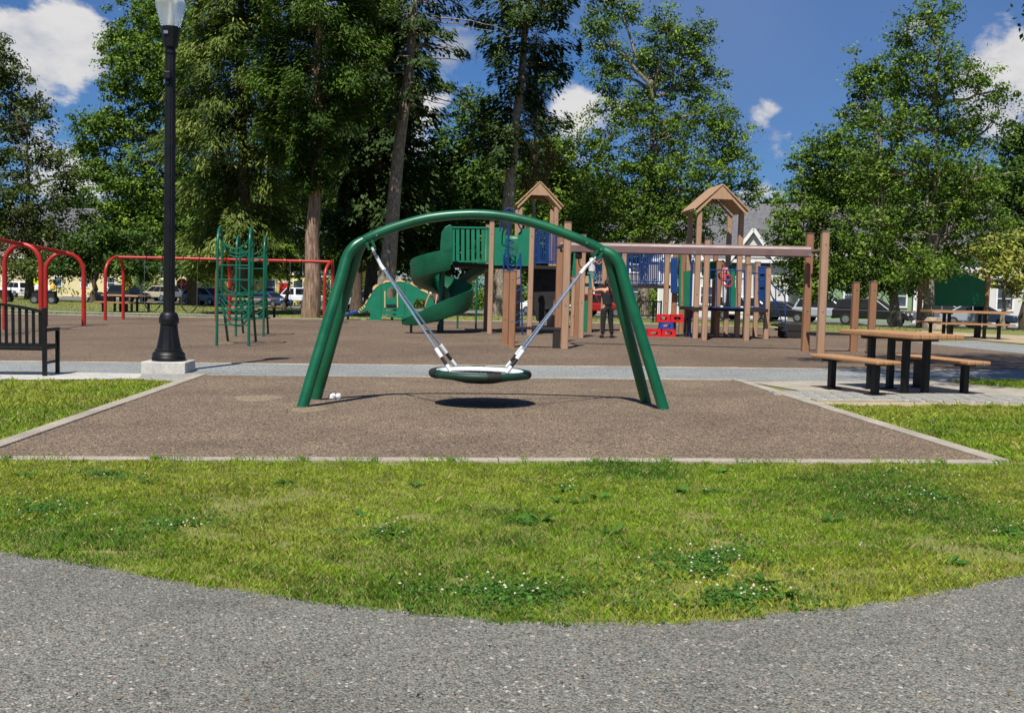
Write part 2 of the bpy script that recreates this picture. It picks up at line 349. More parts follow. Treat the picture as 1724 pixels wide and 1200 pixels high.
def sheet(name, poly, z, mat, kind='structure', parent=None):
    mb = MB(); mb.add([(p[0], p[1], SL * p[0] + z) for p in poly], [tuple(range(len(poly)))])
    o = mb.build(name, mat, parent)
    me = o.data
    if me.polygons[0].normal.z < 0: me.flip_normals()
    if kind and parent is None: o['kind'] = kind
    return o

# ---------------------------------------------------------------- the ground, paths and kerbs
def terrain():
    xs = sorted(set([-400, -300, -220] + list(range(-160, 161, 5)) + [220, 300, 400])); ys = [-60, -30, -10] + list(range(0, 201, 4)) + [240, 300, 400, 700]
    vs = [(x, y, gz(x, y)) for y in ys for x in xs]; nx = len(xs)
    fs = [(j * nx + i, j * nx + i + 1, (j + 1) * nx + i + 1, (j + 1) * nx + i) for j in range(len(ys) - 1) for i in range(nx - 1)]
    o = MB().add(vs, fs).build('ground', 'ground'); o['kind'] = 'structure'
terrain()
def lerp2(a, b, t): return Vector(a) * (1 - t) + Vector(b) * t
def isect(p, d, q, e):                                  # 2D line crossing
    den = d.x * e.y - d.y * e.x; t = ((q.x - p.x) * e.y - (q.y - p.y) * e.x) / den
    return Vector((p.x + d.x * t, p.y + d.y * t, 0))
def line(a, b): return (Vector(a), (Vector(b) - Vector(a)))
Lin = line(G(0, 756.7), G(347, 632)); Rin = line(G(1668, 778.8), G(1232, 640.8)); Fr = line(G(0, 772), G(1668, 778.8)); Bk = line(G(347, 632.5), G(1232, 641))
PA = isect(*Lin, *Fr); PB = isect(*Rin, *Fr); PC = isect(*Rin, *Bk); PD = isect(*Lin, *Bk)      # pad corners: near left, near right, far right, far left
sheet('swing_pad', [PA, PB, PC, PD], 0.012, 'rubber')
edge_px = [(-420, 880), (-200, 908), (0, 930), (150, 952), (300, 979), (420, 998), (560, 1018), (700, 1034), (860, 1046), (980, 1050), (1100, 1049), (1250, 1041), (1400, 1026), (1550, 1003), (1724, 968), (1950, 915), (2150, 872)]
EDGE = [G(*p) for p in edge_px]
rnd = random.Random(4)
EDGEF = []
for i in range(len(EDGE) - 1):
    for k in range(12):
        p = lerp2(EDGE[i], EDGE[i + 1], k / 12); EDGEF.append(p + Vector((0, rnd.uniform(-0.012, 0.012), 0)))
EDGEF.append(EDGE[-1])
sheet('foreground_path', EDGEF + [Vector((30, 5, 0)), Vector((30, -12, 0)), Vector((-30, -12, 0)), Vector((-30, 5, 0))], 0.008, 'asphalt')
def kerb(name, a, b, w, side, seg, h=0.028, mat='concrete'):      # a row of kerb stones beside the line a-b
    root = bpy.data.objects.new(name, None); col.objects.link(root); root['kind'] = 'structure'; ORG[root] = Vector((0, 0, 0))
    a, b = Vector((a.x, a.y, 0)), Vector((b.x, b.y, 0)); d = (b - a); L = d.length; d.normalize(); nrm = Vector((-d.y, d.x, 0)) * side; n = max(1, round(L / seg))
    for i in range(n):
        p = a + d * (L * i / n + 0.004); q = a + d * (L * (i + 1) / n - 0.004); dz = rnd.uniform(-0.004, 0.004)
        c = [p, q, q + nrm * w, p + nrm * w]; hh = h + dz
        vs = [(v.x, v.y, SL * v.x - 0.05) for v in c] + [(v.x, v.y, SL * v.x + hh) for v in c]
        MB().add(vs, [(3, 2, 1, 0), (4, 5, 6, 7), (0, 1, 5, 4), (1, 2, 6, 5), (2, 3, 7, 6), (3, 0, 4, 7)]).build('kerb_stone', mat, root, bevel=0.006)
    return root
KW = 0.16
kerb('kerb_left', PA, PD, KW, 1, 2.0); kerb('kerb_right', PB, PC, KW, -1, 2.0); kerb('kerb_front', PA, PB, 0.13, -1, 2.0)
# grey path crossing behind the pad, then the big rubber yard
N0 = line(G(0, 609.5), G(1724, 625)); E0 = line(G(0, 637), G(1480, 650.5))
pu = N0[1].normalized(); pl = N0[0] - pu * 25; pr = N0[0] + pu * 60
back_dir = Bk[1].normalized()
ql = Vector((PD.x, PD.y, 0)) - back_dir * 25; qr = Vector((PD.x, PD.y, 0)) + back_dir * 45
sheet('cross_path', [ql, qr, pr, pl], 0.006, 'path_grey')
kerb('path_edging', PD, PC, 0.05, 1, 3.0, 0.016)
kerb('yard_edging', pl + pu * 14, pl + pu * 50, 0.09, 1, 3.0, 0.02)
FE = [G(-260, 524), G(0, 528.5), G(340, 535), G(640, 539), G(900, 542.5), G(1150, 547), G(1330, 553), G(1520, 571), G(1724, 584), G(2000, 600)]
yard = [pl + pu * 2, pr - pu * 8] + [Vector((p.x, p.y, 0)) for p in FE[::-1]]
sheet('rubber_yard', yard, 0.010, 'rubber_far')
for i in range(6):
    kerb('far_edging', FE[i], FE[i + 1], 0.28, 1, 3.0, 0.03)
sheet('side_path', [G(1535, 577), G(1640, 574.5), G(1800, 590), G(2100, 612), G(2100, 634), G(1800, 604), G(1680, 592)], 0.016, 'path_grey')
sheet('table_sand', [G(1640, 572.5), G(1510, 566), G(1480, 561), G(1560, 558), G(1724, 566), G(2000, 580), G(2000, 598), G(1800, 586)], 0.020, 'sand')
# concrete by the bench and the lamp, slab and pavers under the near picnic table
sheet('bench_slab', [G(-300, 641), G(60, 640.5), G(236, 639), G(262, 630.5), G(-300, 620)], 0.012, 'plinth_concrete')
sheet('lamp_apron', [G(232, 640.5), G(292, 643.5), G(350, 631), G(330, 629), G(240, 629)], 0.014, 'paver')
sheet('table_slab', [G(1252, 642.5), G(1330, 656), G(1420, 670.5), G(1560, 669), G(1800, 671), G(1800, 658), G(1660, 650), G(1580, 643.5)], 0.012, 'concrete')
root = bpy.data.objects.new('paver_strip', None); col.objects.link(root); root['kind'] = 'structure'; ORG[root] = Vector((0, 0, 0))
a = G(1318, 657); bvec = (G(1745, 668) - G(1318, 660)); u = Vector((bvec.x, bvec.y, 0)).normalized(); w = Vector((-u.y, u.x, 0))
o0 = G(1352, 672.5); o0.z = 0
pm = None
for r in range(5):
    for c in range(17):
        p = o0 + u * (c * 0.21 + (r % 2) * 0.105 - 0.1 * r) + w * (r * 0.21 + 0.05)
        if r > 2 and c < 1: continue
        mb = MB().box((0, 0, 0), (0.205, 0.205, 0.06))
        if pm is None:
            ob = mb.build('paver', 'paver', root, bevel=0.008); pm = ob
        else:
            ob = pm.copy(); col.objects.link(ob); ob.parent = root
        ob.location = (p.x, p.y, SL * p.x + rnd.uniform(-0.008, -0.001)); ob.rotation_euler = (0, 0, math.atan2(u.y, u.x) + rnd.uniform(-0.02, 0.02))
kerb('table_edging', G(1375, 676), G(1800, 677), 0.1, 1, 1.2, 0.02)
sheet('bare_soil', [G(1385, 683), G(1450, 688), G(1600, 687), G(1800, 686), G(1800, 678), G(1376, 677)], 0.006, 'sand')
# worn footing spots in the pad
for i, (px, py, rx, ry) in enumerate(((434, 672, 0.28, 0.20), (519, 691, 0.20, 0.16))):
    c = G(px, py); sheet('worn_spot', [Vector((c.x + rx * math.cos(t) * (1 + 0.15 * math.sin(3 * t + i)), c.y + ry * 2 * math.sin(t), 0)) for t in [k * math.pi / 10 for k in range(20)]], 0.0145, 'rubber_worn')
# road, far pavement and park footpath
def ribbon(name, off0, off1, z, mat, x0=-170, x1=120):
    n = 58; vs = []; fs = []
    for i in range(n + 1):
        x = x0 + (x1 - x0) * i / n; y = 91 - 0.6 * x
        for off in (off0, off1):
            xx = x - off * 0.5145; yy = y - off * 0.8575; vs.append((xx, yy, gz(xx, yy) + z))
    for i in range(n): fs.append((2 * i, 2 * i + 1, 2 * i + 3, 2 * i + 2))
    o = MB().add(vs, fs).build(name, mat); o['kind'] = 'structure'
    if o.data.polygons[0].normal.z < 0: o.data.flip_normals()
ribbon('road', 4.5, -4.5, 0.05, 'road'); ribbon('near_pavement', 8.2, 6.4, 0.07, 'concrete'); ribbon('far_pavement', -6.0, -7.6, 0.07, 'concrete')
sheet('park_footpath', [G(-300, 514), G(180, 526.5), G(460, 532), G(460, 534), G(180, 529), G(-300, 516.5)], 0.02, 'path_grey')

# ---------------------------------------------------------------- the green arch swing in front
fl, bl, fr_, br_ = G(507, 687), G(530, 674), G(1120, 691), G(1090, 680)
YM = (fl.y + bl.y + fr_.y + br_.y) / 4
sw = thing('arch_swing_frame', 'big green tubular arch swing frame with splayed double legs on the brown pad', 'swing frame', ((fl.x + fr_.x) / 2, YM, 0), local=False)
beam_px = [(604, 410), (626, 398), (662, 383.5), (707, 370.5), (745, 364), (790, 361), (830, 362.5), (870, 368.5), (910, 379), (950, 393), (995, 411.5), (1024, 427)]
MB().tube(bez([at(x, y, YM) for x, y in beam_px], 5), 0.058, 20).build('arch_beam', 'swing_green', sw, True)
def leg(foot, ex, ey, mx_, my_):
    e = at(ex, ey, YM); mid = Vector(foot); yy = YM + (foot.y - YM) * 0.14
    mpt = at(mx_, my_, yy)
    k = mpt + (foot - mpt) * 0.12
    pts = bez([e, e * 0.45 + mpt * 0.55 + Vector((0, 0, 0.035)), mpt, k], 6) + [foot + Vector((0, 0, -0.04))]
    MB().tube(pts, 0.066, 20).build('leg', 'swing_green', sw, True)
leg(fl, 611, 406, 585, 432); leg(bl, 612, 406, 597, 440); leg(fr_, 1017, 423, 1043, 446); leg(br_, 1016, 423, 1028, 446)
for (x, y, x2, y2) in ((620, 401.5, 630, 396.5), (1000, 414, 990, 409.5)):
    MB().tube([at(x, y, YM), at(x2, y2, YM)], 0.062, 20).build('collar', 'swing_green', sw, True)
for (x, y, x2, y2) in ((617, 408, 622, 421), (626, 404, 631, 417), (1006, 421, 998, 434), (1014, 425, 1006, 438)):
    for dy in (-0.09, 0.09):
        MB().beam(at(x, y, YM + dy), at(x2, y2, YM + dy), 0.012, 0.03).build('hanger_plate', 'swing_green', sw)
for (x, y) in ((612, 405), (1012, 420), (634, 396), (988, 409)):
    for dy in (-0.062, 0.055):
        q = at(x, y, YM + dy); MB().tube([q, q + Vector((0, 0.012, 0))], 0.011, 8).build('bolt', 'steel', sw)
for p in (fl, bl, fr_, br_):
    MB().lathe((p.x, p.y, p.z), [(0.095, -0.02), (0.095, 0.018), (0.07, 0.02)], 16).build('foot_ring', 'rubber', sw)
# the basket seat hanging from it
sc = at(808, 628.5, YM); Rs = 0.565
bs = thing('basket_swing_seat', 'round net basket swing seat with green padded rim hanging on four ropes', 'swing seat', tuple(sc), local=False)
rim = MB().torus(sc, Rs, 0.045, n=48, k=12).build('padded_rim', 'rim_dark', bs, True)
for a in (math.radians(-125), math.radians(-60), math.radians(40), math.radians(150)):
    MB().torus(sc, Rs, 0.051, n=5, k=12, a0=a, a1=a + 0.28).build('rim_wrap', 'black_rubber', rim, True)
MB().torus(sc + Vector((0, 0, 0.026)), Rs - 0.06, 0.016, n=40, k=8).build('inner_hoop', 'net_white', bs, True)
net = MB()
def netz(r): return 0.010 - 0.12 * (1 - (r / Rs) ** 2)
for i in range(-9, 10):
    for ax in (0, 1):
        q = i * 0.056; half = math.sqrt(max(0, (Rs - 0.05) ** 2 - q * q)); pts = []
        for k in range(9):
            t = -half + 2 * half * k / 8; xy = (q, t) if ax else (t, q); pts.append(sc + Vector((xy[0], xy[1], netz(math.hypot(q, t)))))
        net.tube(pts, 0.006, 4, False)
net.build('net', 'net_white', bs)
disc = MB(); n = 32; rings = [0.05, 0.2, 0.35, 0.48]
vs = [sc + Vector((r * math.cos(2 * math.pi * k / n), r * math.sin(2 * math.pi * k / n), netz(r) - 0.012)) for r in rings for k in range(n)]
disc.add(vs, [(i * n + k, i * n + (k + 1) % n, (i + 1) * n + (k + 1) % n, (i + 1) * n + k) for i in range(3) for k in range(n)] + [tuple(range(n))])
disc.build('net_shade_disc', 'black_rubber', bs)  # black disc under the net, painting in the shade of its underside
band = MB(); band.add([sc + Vector((r * math.cos(2 * math.pi * k / 40), r * math.sin(2 * math.pi * k / 40), z_)) for r, z_ in ((0.515, 0.03), (0.40, 0.012), (0.40, 0.0), (0.515, 0.018)) for k in range(40)], [(i * 40 + k, i * 40 + (k + 1) % 40, ((i + 1) % 4) * 40 + (k + 1) % 40, ((i + 1) % 4) * 40 + k) for i in range(4) for k in range(40)])
band.build('net_border', 'net_white', bs)
for side, top in ((-1, at(626, 417, YM)), (1, at(1003, 433, YM))):
    j = at(641, 446, YM) if side < 0 else at(984, 452, YM)
    MB().tube([top, lerp2(top, j, 0.45)], 0.016, 10).build('swivel', 'white_plastic', bs, True)
    MB().tube([lerp2(top, j, 0.5), j], 0.022, 10).build('swivel', 'white_plastic', bs, True)
    for dy in (-1, 1):
        aa = math.radians(62) * dy
        e = sc + Vector((side * Rs * math.cos(math.radians(56)), dy * Rs * math.sin(math.radians(56)), 0.05)); s0 = j + Vector((0, dy * 0.03, 0)); d = e - s0
        MB().tube([s0, s0 + d * 0.80], 0.0135, 8).build('rope', 'rope', bs, True)
        MB().tube([s0, s0 + d * 0.05], 0.02, 8).build('rope_sleeve', 'white_plastic', bs, True)
        MB().tube([s0 + d * 0.79, s0 + d * 0.87], 0.027, 10).build('rope_sleeve', 'white_plastic', bs, True)
        MB().tube([s0 + d * 0.86, s0 + d * 0.955], 0.021, 10).build('rubber_sleeve', 'black_rubber', bs, True)
        MB().tube([s0 + d * 0.94, s0 + d * 1.0], 0.024, 10).build('rope_end', 'white_plastic', bs, True)
# litter by the left legs
c = G(561, 673.5); lit = thing('crumpled_paper_ball', 'white crumpled paper lump on the pad beside the left swing legs', 'litter', tuple(c), local=False)
for (dx, dy, r) in ((-0.012, 0, 0.046), (0.052, 0.045, 0.042)):
    mb = MB(); nn = 9
    for i in range(nn):
        for k in range(12):
            th = math.pi * i / (nn - 1); ph = 2 * math.pi * k / 12; rr = r * (1 + rnd.uniform(-0.16, 0.1))
            mb.v.append(c + Vector((dx + rr * math.sin(th) * math.cos(ph), dy + rr * math.sin(th) * math.sin(ph), r + rr * math.cos(th))))
    mb.f = [(i * 12 + k, i * 12 + (k + 1) % 12, (i + 1) * 12 + (k + 1) % 12, (i + 1) * 12 + k) for i in range(nn - 1) for k in range(12)]
    mb.build('lump', 'white_plastic', lit)

# ---------------------------------------------------------------- lamp post
lb = G(284, 627); lt = lambda py: at(290, py, lb.y).z - lb.z
lp = thing('lamp_post', 'tall black fluted lamp post with glass globe on a white concrete plinth', 'lamp post', tuple(lb), local=True)
S1 = 1.4 / (627 - 477) / 1.0
k_ = lt(500) / 127.0                                  # metres per picture pixel here
zb = 20 * k_
MB().box((0, 0, zb / 2 - 0.03), (72 * k_, 72 * k_, zb + 0.06), math.radians(3.4)).build('plinth', 'plinth_concrete', lp, bevel=0.012)
def zz_(py): return lt(py)
z0 = zb
MB().lathe((0, 0, 0), [(27.5 * k_, z0), (27.5 * k_, z0 + 6 * k_), (26 * k_, z0 + 8 * k_), (27 * k_, z0 + 10 * k_), (25 * k_, z0 + 14 * k_), (22 * k_, z0 + 16 * k_), (22.5 * k_, z0 + 19 * k_), (20 * k_, z0 + 21 * k_)], 32).build('base', 'black_iron', lp, True)
MB().lathe((0, 0, 0), [(20 * k_, z0 + 21 * k_), (18.2 * k_, z0 + 30 * k_), (15.5 * k_, z0 + 44 * k_), (14 * k_, z0 + 58 * k_), (14 * k_, z0 + 62 * k_)], 48, 0.07, 12).build('bell', 'black_iron', lp, True)
MB().lathe((0, 0, 0), [(14.6 * k_, z0 + 62 * k_), (16.2 * k_, z0 + 64 * k_), (16.2 * k_, z0 + 72 * k_), (15 * k_, z0 + 74 * k_), (15 * k_, z0 + 76 * k_), (13 * k_, z0 + 80 * k_), (9.6 * k_, z0 + 82 * k_)], 32).build('collar', 'black_iron', lp, True)
MB().lathe((0, 0, 0), [(9.6 * k_, z0 + 82 * k_), (8.9 * k_, lt(300)), (8.4 * k_, lt(90))], 72, 0.10, 12).build('shaft', 'black_iron', lp, True)
MB().lathe((0, 0, 0), [(9.6 * k_, lt(91)), (9.6 * k_, lt(87)), (8.2 * k_, lt(86)), (8.0 * k_, lt(82)), (11.5 * k_, lt(80)), (13 * k_, lt(66)), (15 * k_, lt(54)), (15.6 * k_, lt(52)), (15.6 * k_, lt(47)), (14.4 * k_, lt(46))], 40, 0.05, 10).build('capital', 'black_iron', lp, True)
gprof = [(14.2, 47.5), (16.8, 40), (19.6, 30), (22.2, 19), (23.9, 11), (24.7, 6), (24.2, 3.5), (22.6, 2), (21.6, 0), (21.4, -4), (19.5, -11), (15, -18), (9, -22), (4, -24)]
MB().lathe((0, 0, 0), [(r * k_, lt(y)) for r, y in gprof], 32).build('globe', 'lamp_glass', lp, True)
MB().lathe((0, 0, 0), [(5 * k_, lt(46)), (5 * k_, lt(30)), (3 * k_, lt(22)), (3 * k_, lt(6))], 16).build('bulb_holder', 'white_plastic', lp, True)
MB().lathe((0, 0, 0), [(4 * k_, lt(-23)), (5 * k_, lt(-25)), (1 * k_, lt(-36))], 16).build('finial', 'black_iron', lp, True)
MB().box((-1.5 * k_, -10.5 * k_, lt(129)), (11 * k_, 8 * k_, 12 * k_)).build('outlet_box', 'black_iron', lp, bevel=0.01)
MB().box((-1.5 * k_, -9 * k_, lt(140)), (5 * k_, 4 * k_, 6 * k_)).build('outlet_cover', 'black_iron', lp)
MB().box((-3 * k_, -14.6 * k_, lt(58)), (7 * k_, 2 * k_, 5 * k_)).build('photocell', 'steel', lp)
MB().tube([(5 * k_, 0, lt(150)), (24 * k_, -0.02, lt(162))], 0.012, 8).build('banner_arm', 'black_iron', lp)

# ---------------------------------------------------------------- black park bench, seen from behind
bb = G(75.5, 634); kb = at(75, 520, bb.y).z - bb.z; kp = kb / 114.0
bn = thing('park_bench', 'black slatted metal park bench seen from behind at the left edge', 'bench', tuple(bb), math.radians(5), local=True)
Lb = 1.75; dp = 0.52
for x in (0, -Lb):
    MB().beam((x, 0, -0.02), (x, -0.02, kb + 0.02), 0.06, 0.06, (0, 1, 0)).build('back_leg', 'black_iron', bn, bevel=0.006)
    MB().beam((x + 0.012, dp, -0.02), (x + 0.012, dp, 0.66), 0.055, 0.055, (0, 1, 0)).build('front_leg', 'black_iron', bn, bevel=0.006)
    MB().box((x, dp / 2 + 0.02, 0.685), (0.07, dp + 0.08, 0.045)).build('arm_rest', 'black_iron', bn, bevel=0.01)
    MB().box((x, dp / 2, 0.42), (0.045, dp, 0.05)).build('seat_support', 'black_iron', bn)
    MB().box((x, dp / 2, 0.20), (0.03, dp, 0.035)).build('stretcher', 'black_iron', bn)
crown = [(-Lb * t, -0.015, kb - 0.05 + 0.085 * (1.0 - (2 * t - 1) ** 2) * 1.3) for t in [i / 14 for i in range(15)]]
mb = MB()
for i in range(14): mb.beam(crown[i], crown[i + 1], 0.05, 0.04)
mb.build('top_rail', 'black_iron', bn)
MB().box((-Lb / 2, 0.0, 0.455), (Lb, 0.045, 0.05)).build('bottom_rail', 'black_iron', bn)
MB().box((-Lb / 2, 0.0, 0.405), (Lb, 0.05, 0.04)).build('rear_apron', 'black_iron', bn)
for i in range(17):
    x = -0.062 - i * 0.0965; t = -x / Lb; zt = kb - 0.05 + 0.085 * (1.0 - (2 * t - 1) ** 2) * 1.3
    MB().beam((x, 0, 0.47), (x, -0.012, zt), 0.042, 0.018, (0, 1, 0)).build('back_slat', 'black_iron', bn)
for i in range(6):
    MB().box((-Lb / 2, 0.06 + i * 0.085, 0.45), (Lb, 0.065, 0.025)).build('seat_slat', 'black_iron', bn, bevel=0.004)

# ---------------------------------------------------------------- red swing sets
def red_leg(root, foot, top, bendz, r=0.06, side=None):   # upright that bows over to the beam
    f = Vector(foot); t = Vector(top); pts = [f + Vector((0, 0, -0.03)), Vector((f.x, f.y, bendz))]
    for k in range(1, 9):
        a = math.pi / 2 * k / 8; pts.append(Vector((f.x + (t.x - f.x) * (1 - math.cos(a)), f.y + (t.y - f.y) * (1 - math.cos(a)), bendz + (t.z - bendz) * math.sin(a))))
    MB().tube(pts, r, 14).build('leg', 'swing_red', root, True)
# the far one, two bays seen from the side
fb = [(186, 539.5, 199, 538), (371, 541.5, 379.5, 541), (549, 545, 556, 544)]
mid = [(G(a, b_) + G(c, d)) / 2 for a, b_, c, d in fb]
rs = thing('red_swing_set', 'long red two-bay swing set with a straight top bar behind the lamp post', 'swing set', tuple(mid[0]), local=False)
Yb = mid[0].y; topz = [at(x, y, m_.y + 0.0).z for (x, y), m_ in zip(((196, 433), (384, 437), (556, 441)), mid)]
tops = []
for (a, b_, c, d), m_, tz in zip(fb, mid, topz):
    t = Vector((m_.x + 0.12, m_.y, tz)); tops.append(t); sp = 0.75
    ux = (G(c, d) - G(a, b_)); red_leg(rs, Vector((m_.x - abs(ux.x) / 2, m_.y - sp, m_.z)), t, tz - 0.62); red_leg(rs, Vector((m_.x + abs(ux.x) / 2, m_.y + sp, m_.z)), t, tz - 0.62)
for i in range(2): MB().tube([tops[i], tops[i + 1]], 0.058, 14).build('top_bar', 'swing_red', rs, True)
for px in (243, 270, 305, 332, 478, 503):
    t_ = (px - 196) / (556 - 196); p = tops[0].lerp(tops[2], t_); MB().tube([p - Vector((0.03, 0, 0)), p + Vector((0.03, 0, 0))], 0.074, 12).build('hanger_clamp', 'swing_red', rs, True)
def belt_swing(pa, pb, top_a, top_b, label):
    o = thing('belt_swing', label, 'swing', tuple((pa + pb) / 2), group='belt swings on the red swing sets', local=False)
    pts = [pa.lerp(pb, k / 10) + Vector((0, 0, -0.24 * (1 - ((k - 5) / 5) ** 2))) for k in range(11)]
    mb = MB()
    for k in range(10):
        d = (pts[k + 1] - pts[k]).normalized(); mb.beam(pts[k], pts[k + 1] + d * 0.005, 0.014, 0.13, (0, 1, 0))
    mb.build('seat', 'black_rubber', o)
    for p, t in ((pa, top_a), (pb, top_b)): MB().tube([p, t], 0.007, 6).build('chain', 'steel', o)
for (x0, x1, y, lab) in ((241, 269, 513, 'black belt swing hanging left of the lamp post'), (303, 331, 515, 'black belt swing hanging just right of the lamp post'), (486, 507, 515, 'black belt swing hanging between the loop climber and the cedar trunk')):
    ta = tops[0].lerp(tops[2], (x0 - 196) / 360); tb = tops[0].lerp(tops[2], (x1 - 196) / 360)
    za = at(x0, y, ta.y).z; belt_swing(Vector((ta.x + 0.02, ta.y, za)), Vector((tb.x - 0.02, tb.y, za)), ta, tb, lab)
# the near one at the left edge, arches square to the camera
ls = thing('red_arch_swing', 'red swing set of inverted-U arches cut off by the left picture edge', 'swing set', tuple(G(30, 556)), local=False)
f1r, f2r, f2l = G(69, 557), G(141, 549.5), G(77, 549.5)
wd = f2r.x - f2l.x; f1l = f1r - Vector((wd, 0, 0)); f1l.z = SL * f1l.x
at_ = []
for l_, r_, ty in ((f1l, f1r, 412), (f2l, f2r, 426.5)):
    m_ = (l_ + r_) / 2; tz = at(40, 412, f1r.y).z if ty == 412 else at(110, 426.5, f2r.y).z
    t = Vector((m_.x, m_.y, tz)); at_.append(t); red_leg(ls, l_, t, tz - 0.58, 0.068); red_leg(ls, r_, t, tz - 0.58, 0.068)
d0 = at_[0] - at_[1]; t0 = at_[0] + d0; f0r = f1r + Vector((d0.x, d0.y, 0)); f0l = f1l + Vector((d0.x, d0.y, 0))
red_leg(ls, f0l, t0, t0.z - 0.58, 0.068); red_leg(ls, f0r, t0, t0.z - 0.58, 0.068)
MB().tube([at_[1] - d0 * 0.03, at_[0]], 0.058, 14).build('top_bar', 'swing_red', ls, True); MB().tube([at_[0], t0], 0.058, 14).build('top_bar', 'swing_red', ls, True)
for t_ in (0.2, 0.36, 0.6, 0.78): MB().tube([at_[1].lerp(at_[0], t_), at_[1].lerp(at_[0], t_ + 0.02)], 0.074, 12).build('hanger_clamp', 'swing_red', ls, True)

# ---------------------------------------------------------------- green loop climber
cl = thing('loop_climber', 'dark green tubular loop ladder climber left of the big arch swing', 'climber', tuple(G(392, 583)), local=False)
cA, cB, cM1, cM2, cC, cD = G(365, 582.6), G(418.6, 583.6), G(384, 574.5), G(431, 575.5), G(397, 567), G(443.5, 567.5)
hz_ = at(374, 383, cA.y + 0.4).z
def arch_rail(f, r_, zt, end):
    f = Vector(f); r_ = Vector(r_); m_ = (f + r_) / 2; rad = (r_ - f).length / 2; d = (r_ - f).normalized(); rad = min(rad, 0.42); pts = [f + Vector((0, 0, -0.03)), Vector((f.x, f.y, zt - rad))]
    cc = Vector((f.x, f.y, 0)) + Vector((d.x, d.y, 0)) * rad
    for k in range(1, 13):
        a = math.pi * k / 12; pts.append(Vector((cc.x - d.x * rad * math.cos(a), cc.y - d.y * rad * math.cos(a), zt - rad + rad * math.sin(a))))
    e = Vector((f.x, f.y, 0)) + Vector((d.x, d.y, 0)) * rad * 2; pts.append(Vector((e.x, e.y, end + 0.9))); pts.append(Vector((e.x * 0.5 + r_.x * 0.5, e.y * 0.5 + r_.y * 0.5, end + 0.35))); pts.append(r_ + Vector((0, 0, -0.03)))
    MB().tube(pts, 0.031, 10).build('rail', 'climber_green', cl, True); return e
for fa, fb_, ra, rb in ((cA, cB, cM1, cM2), (cC, cD, cC + (cM1 - cA) * 0.9, cD + (cM2 - cB) * 0.9)):
    ea = arch_rail(fa, ra, hz_ + SL * 0, 0.15); eb = arch_rail(fb_, rb, hz_, 0.15)
    for z in (0.49, 0.82, 1.16, 1.50, 1.82): MB().tube([fa + Vector((0, 0, z)), fb_ + Vector((0, 0, z + 0.0))], 0.016, 8).build('rung', 'climber_green', cl, True)
    for z, yo, sag in ((2.42, 0.25, 0.30), (2.28, 0.8, 0.34), (2.25, 0.95, 0.22), (1.30, 0.85, 0.20), (1.08, 0.85, 0.26), (0.98, 0.84, 0.30), (0.86, 0.84, 0.36), (0.76, 0.84, 0.40)):
        dv = (ra - fa).normalized(); p = Vector((fa.x + dv.x * yo, fa.y + dv.y * yo, z)); q = Vector((fb_.x + dv.x * yo, fb_.y + dv.y * yo, z))
        MB().tube([p.lerp(q, k / 14) + Vector((0, 0, -sag * (1 - abs((k - 7) / 7) ** 2.4))) for k in range(15)], 0.021, 8).build('loop_rung', 'climber_green', cl, True)

# ---------------------------------------------------------------- dinosaur play panel
YD = G(640, 539.5).y
dn = thing('dinosaur_panel', 'green dinosaur-shaped play panel with beige back plates and window', 'play panel', tuple(G(640, 539.5)), local=False)
def dz(x, y): return (570 + x / 8.62, 450 + y / 8.62)
def curve_px(pts, n=5): return [(p.x, p.y) for p in bez([Vector((x, y, 0)) for x, y in pts], n)]
outl = curve_px([(262, 640), (330, 590), (400, 500), (480, 370), (560, 275), (650, 225), (760, 200), (900, 205), (1030, 240), (1130, 285), (1230, 345), (1300, 400), (1400, 500), (1500, 560)]) + \
    [(1500, 690), (1400, 700)] + [(1310, 700), (1300, 768), (1200, 768), (1180, 745)] + curve_px([(1000, 742), (860, 738), (720, 715), (630, 685)], 3) + [(618, 768), (445, 768), (462, 690), (450, 630), (430, 612)] + curve_px([(380, 640), (320, 670), (265, 672)], 3)
def plate(pts, y, th, name, mat, parent, hole=None):
    return MB().prism([at(*dz(*p), y) for p in pts], (0, th, 0)).build(name, mat, parent)
def holed(pts, holes, y, th, name, mat, parent):        # a panel with openings cut through
    import mathutils.geometry as mg
    loops = [[Vector((p[0], -p[1], 0)) for p in pts]] + [[Vector((p[0], -p[1], 0)) for p in h] for h in holes]
    tris = mg.tessellate_polygon(loops); flat = [p for lp_ in loops for p in lp_]; n = len(flat)
    w0 = [at(*dz(p.x, -p.y), y) for p in flat]; mb = MB(); fs = [tuple(t) for t in tris] + [tuple(i + n for i in t) for t in tris]; o = 0
    for lp_ in loops:
        k = len(lp_); fs += [(o + i, o + (i + 1) % k, o + (i + 1) % k + n, o + i + n) for i in range(k)]; o += k
    mb.add(w0 + [p + Vector((0, th, 0)) for p in w0], fs); return mb.build(name, mat, parent)
def ell(cx, cy, rx, ry, n=18): return [(cx + rx * math.cos(2 * math.pi * k / n), cy + ry * math.sin(2 * math.pi * k / n)) for k in range(n)]
holed(outl, [ell(765, 375, 68, 82), ell(1180, 545, 95, 95), [(690, 610), (840, 610), (840, 632), (690, 632)], [(690, 676), (835, 676), (835, 696), (690, 696)]], YD, 0.04, 'body_panel', 'panel_green', dn)
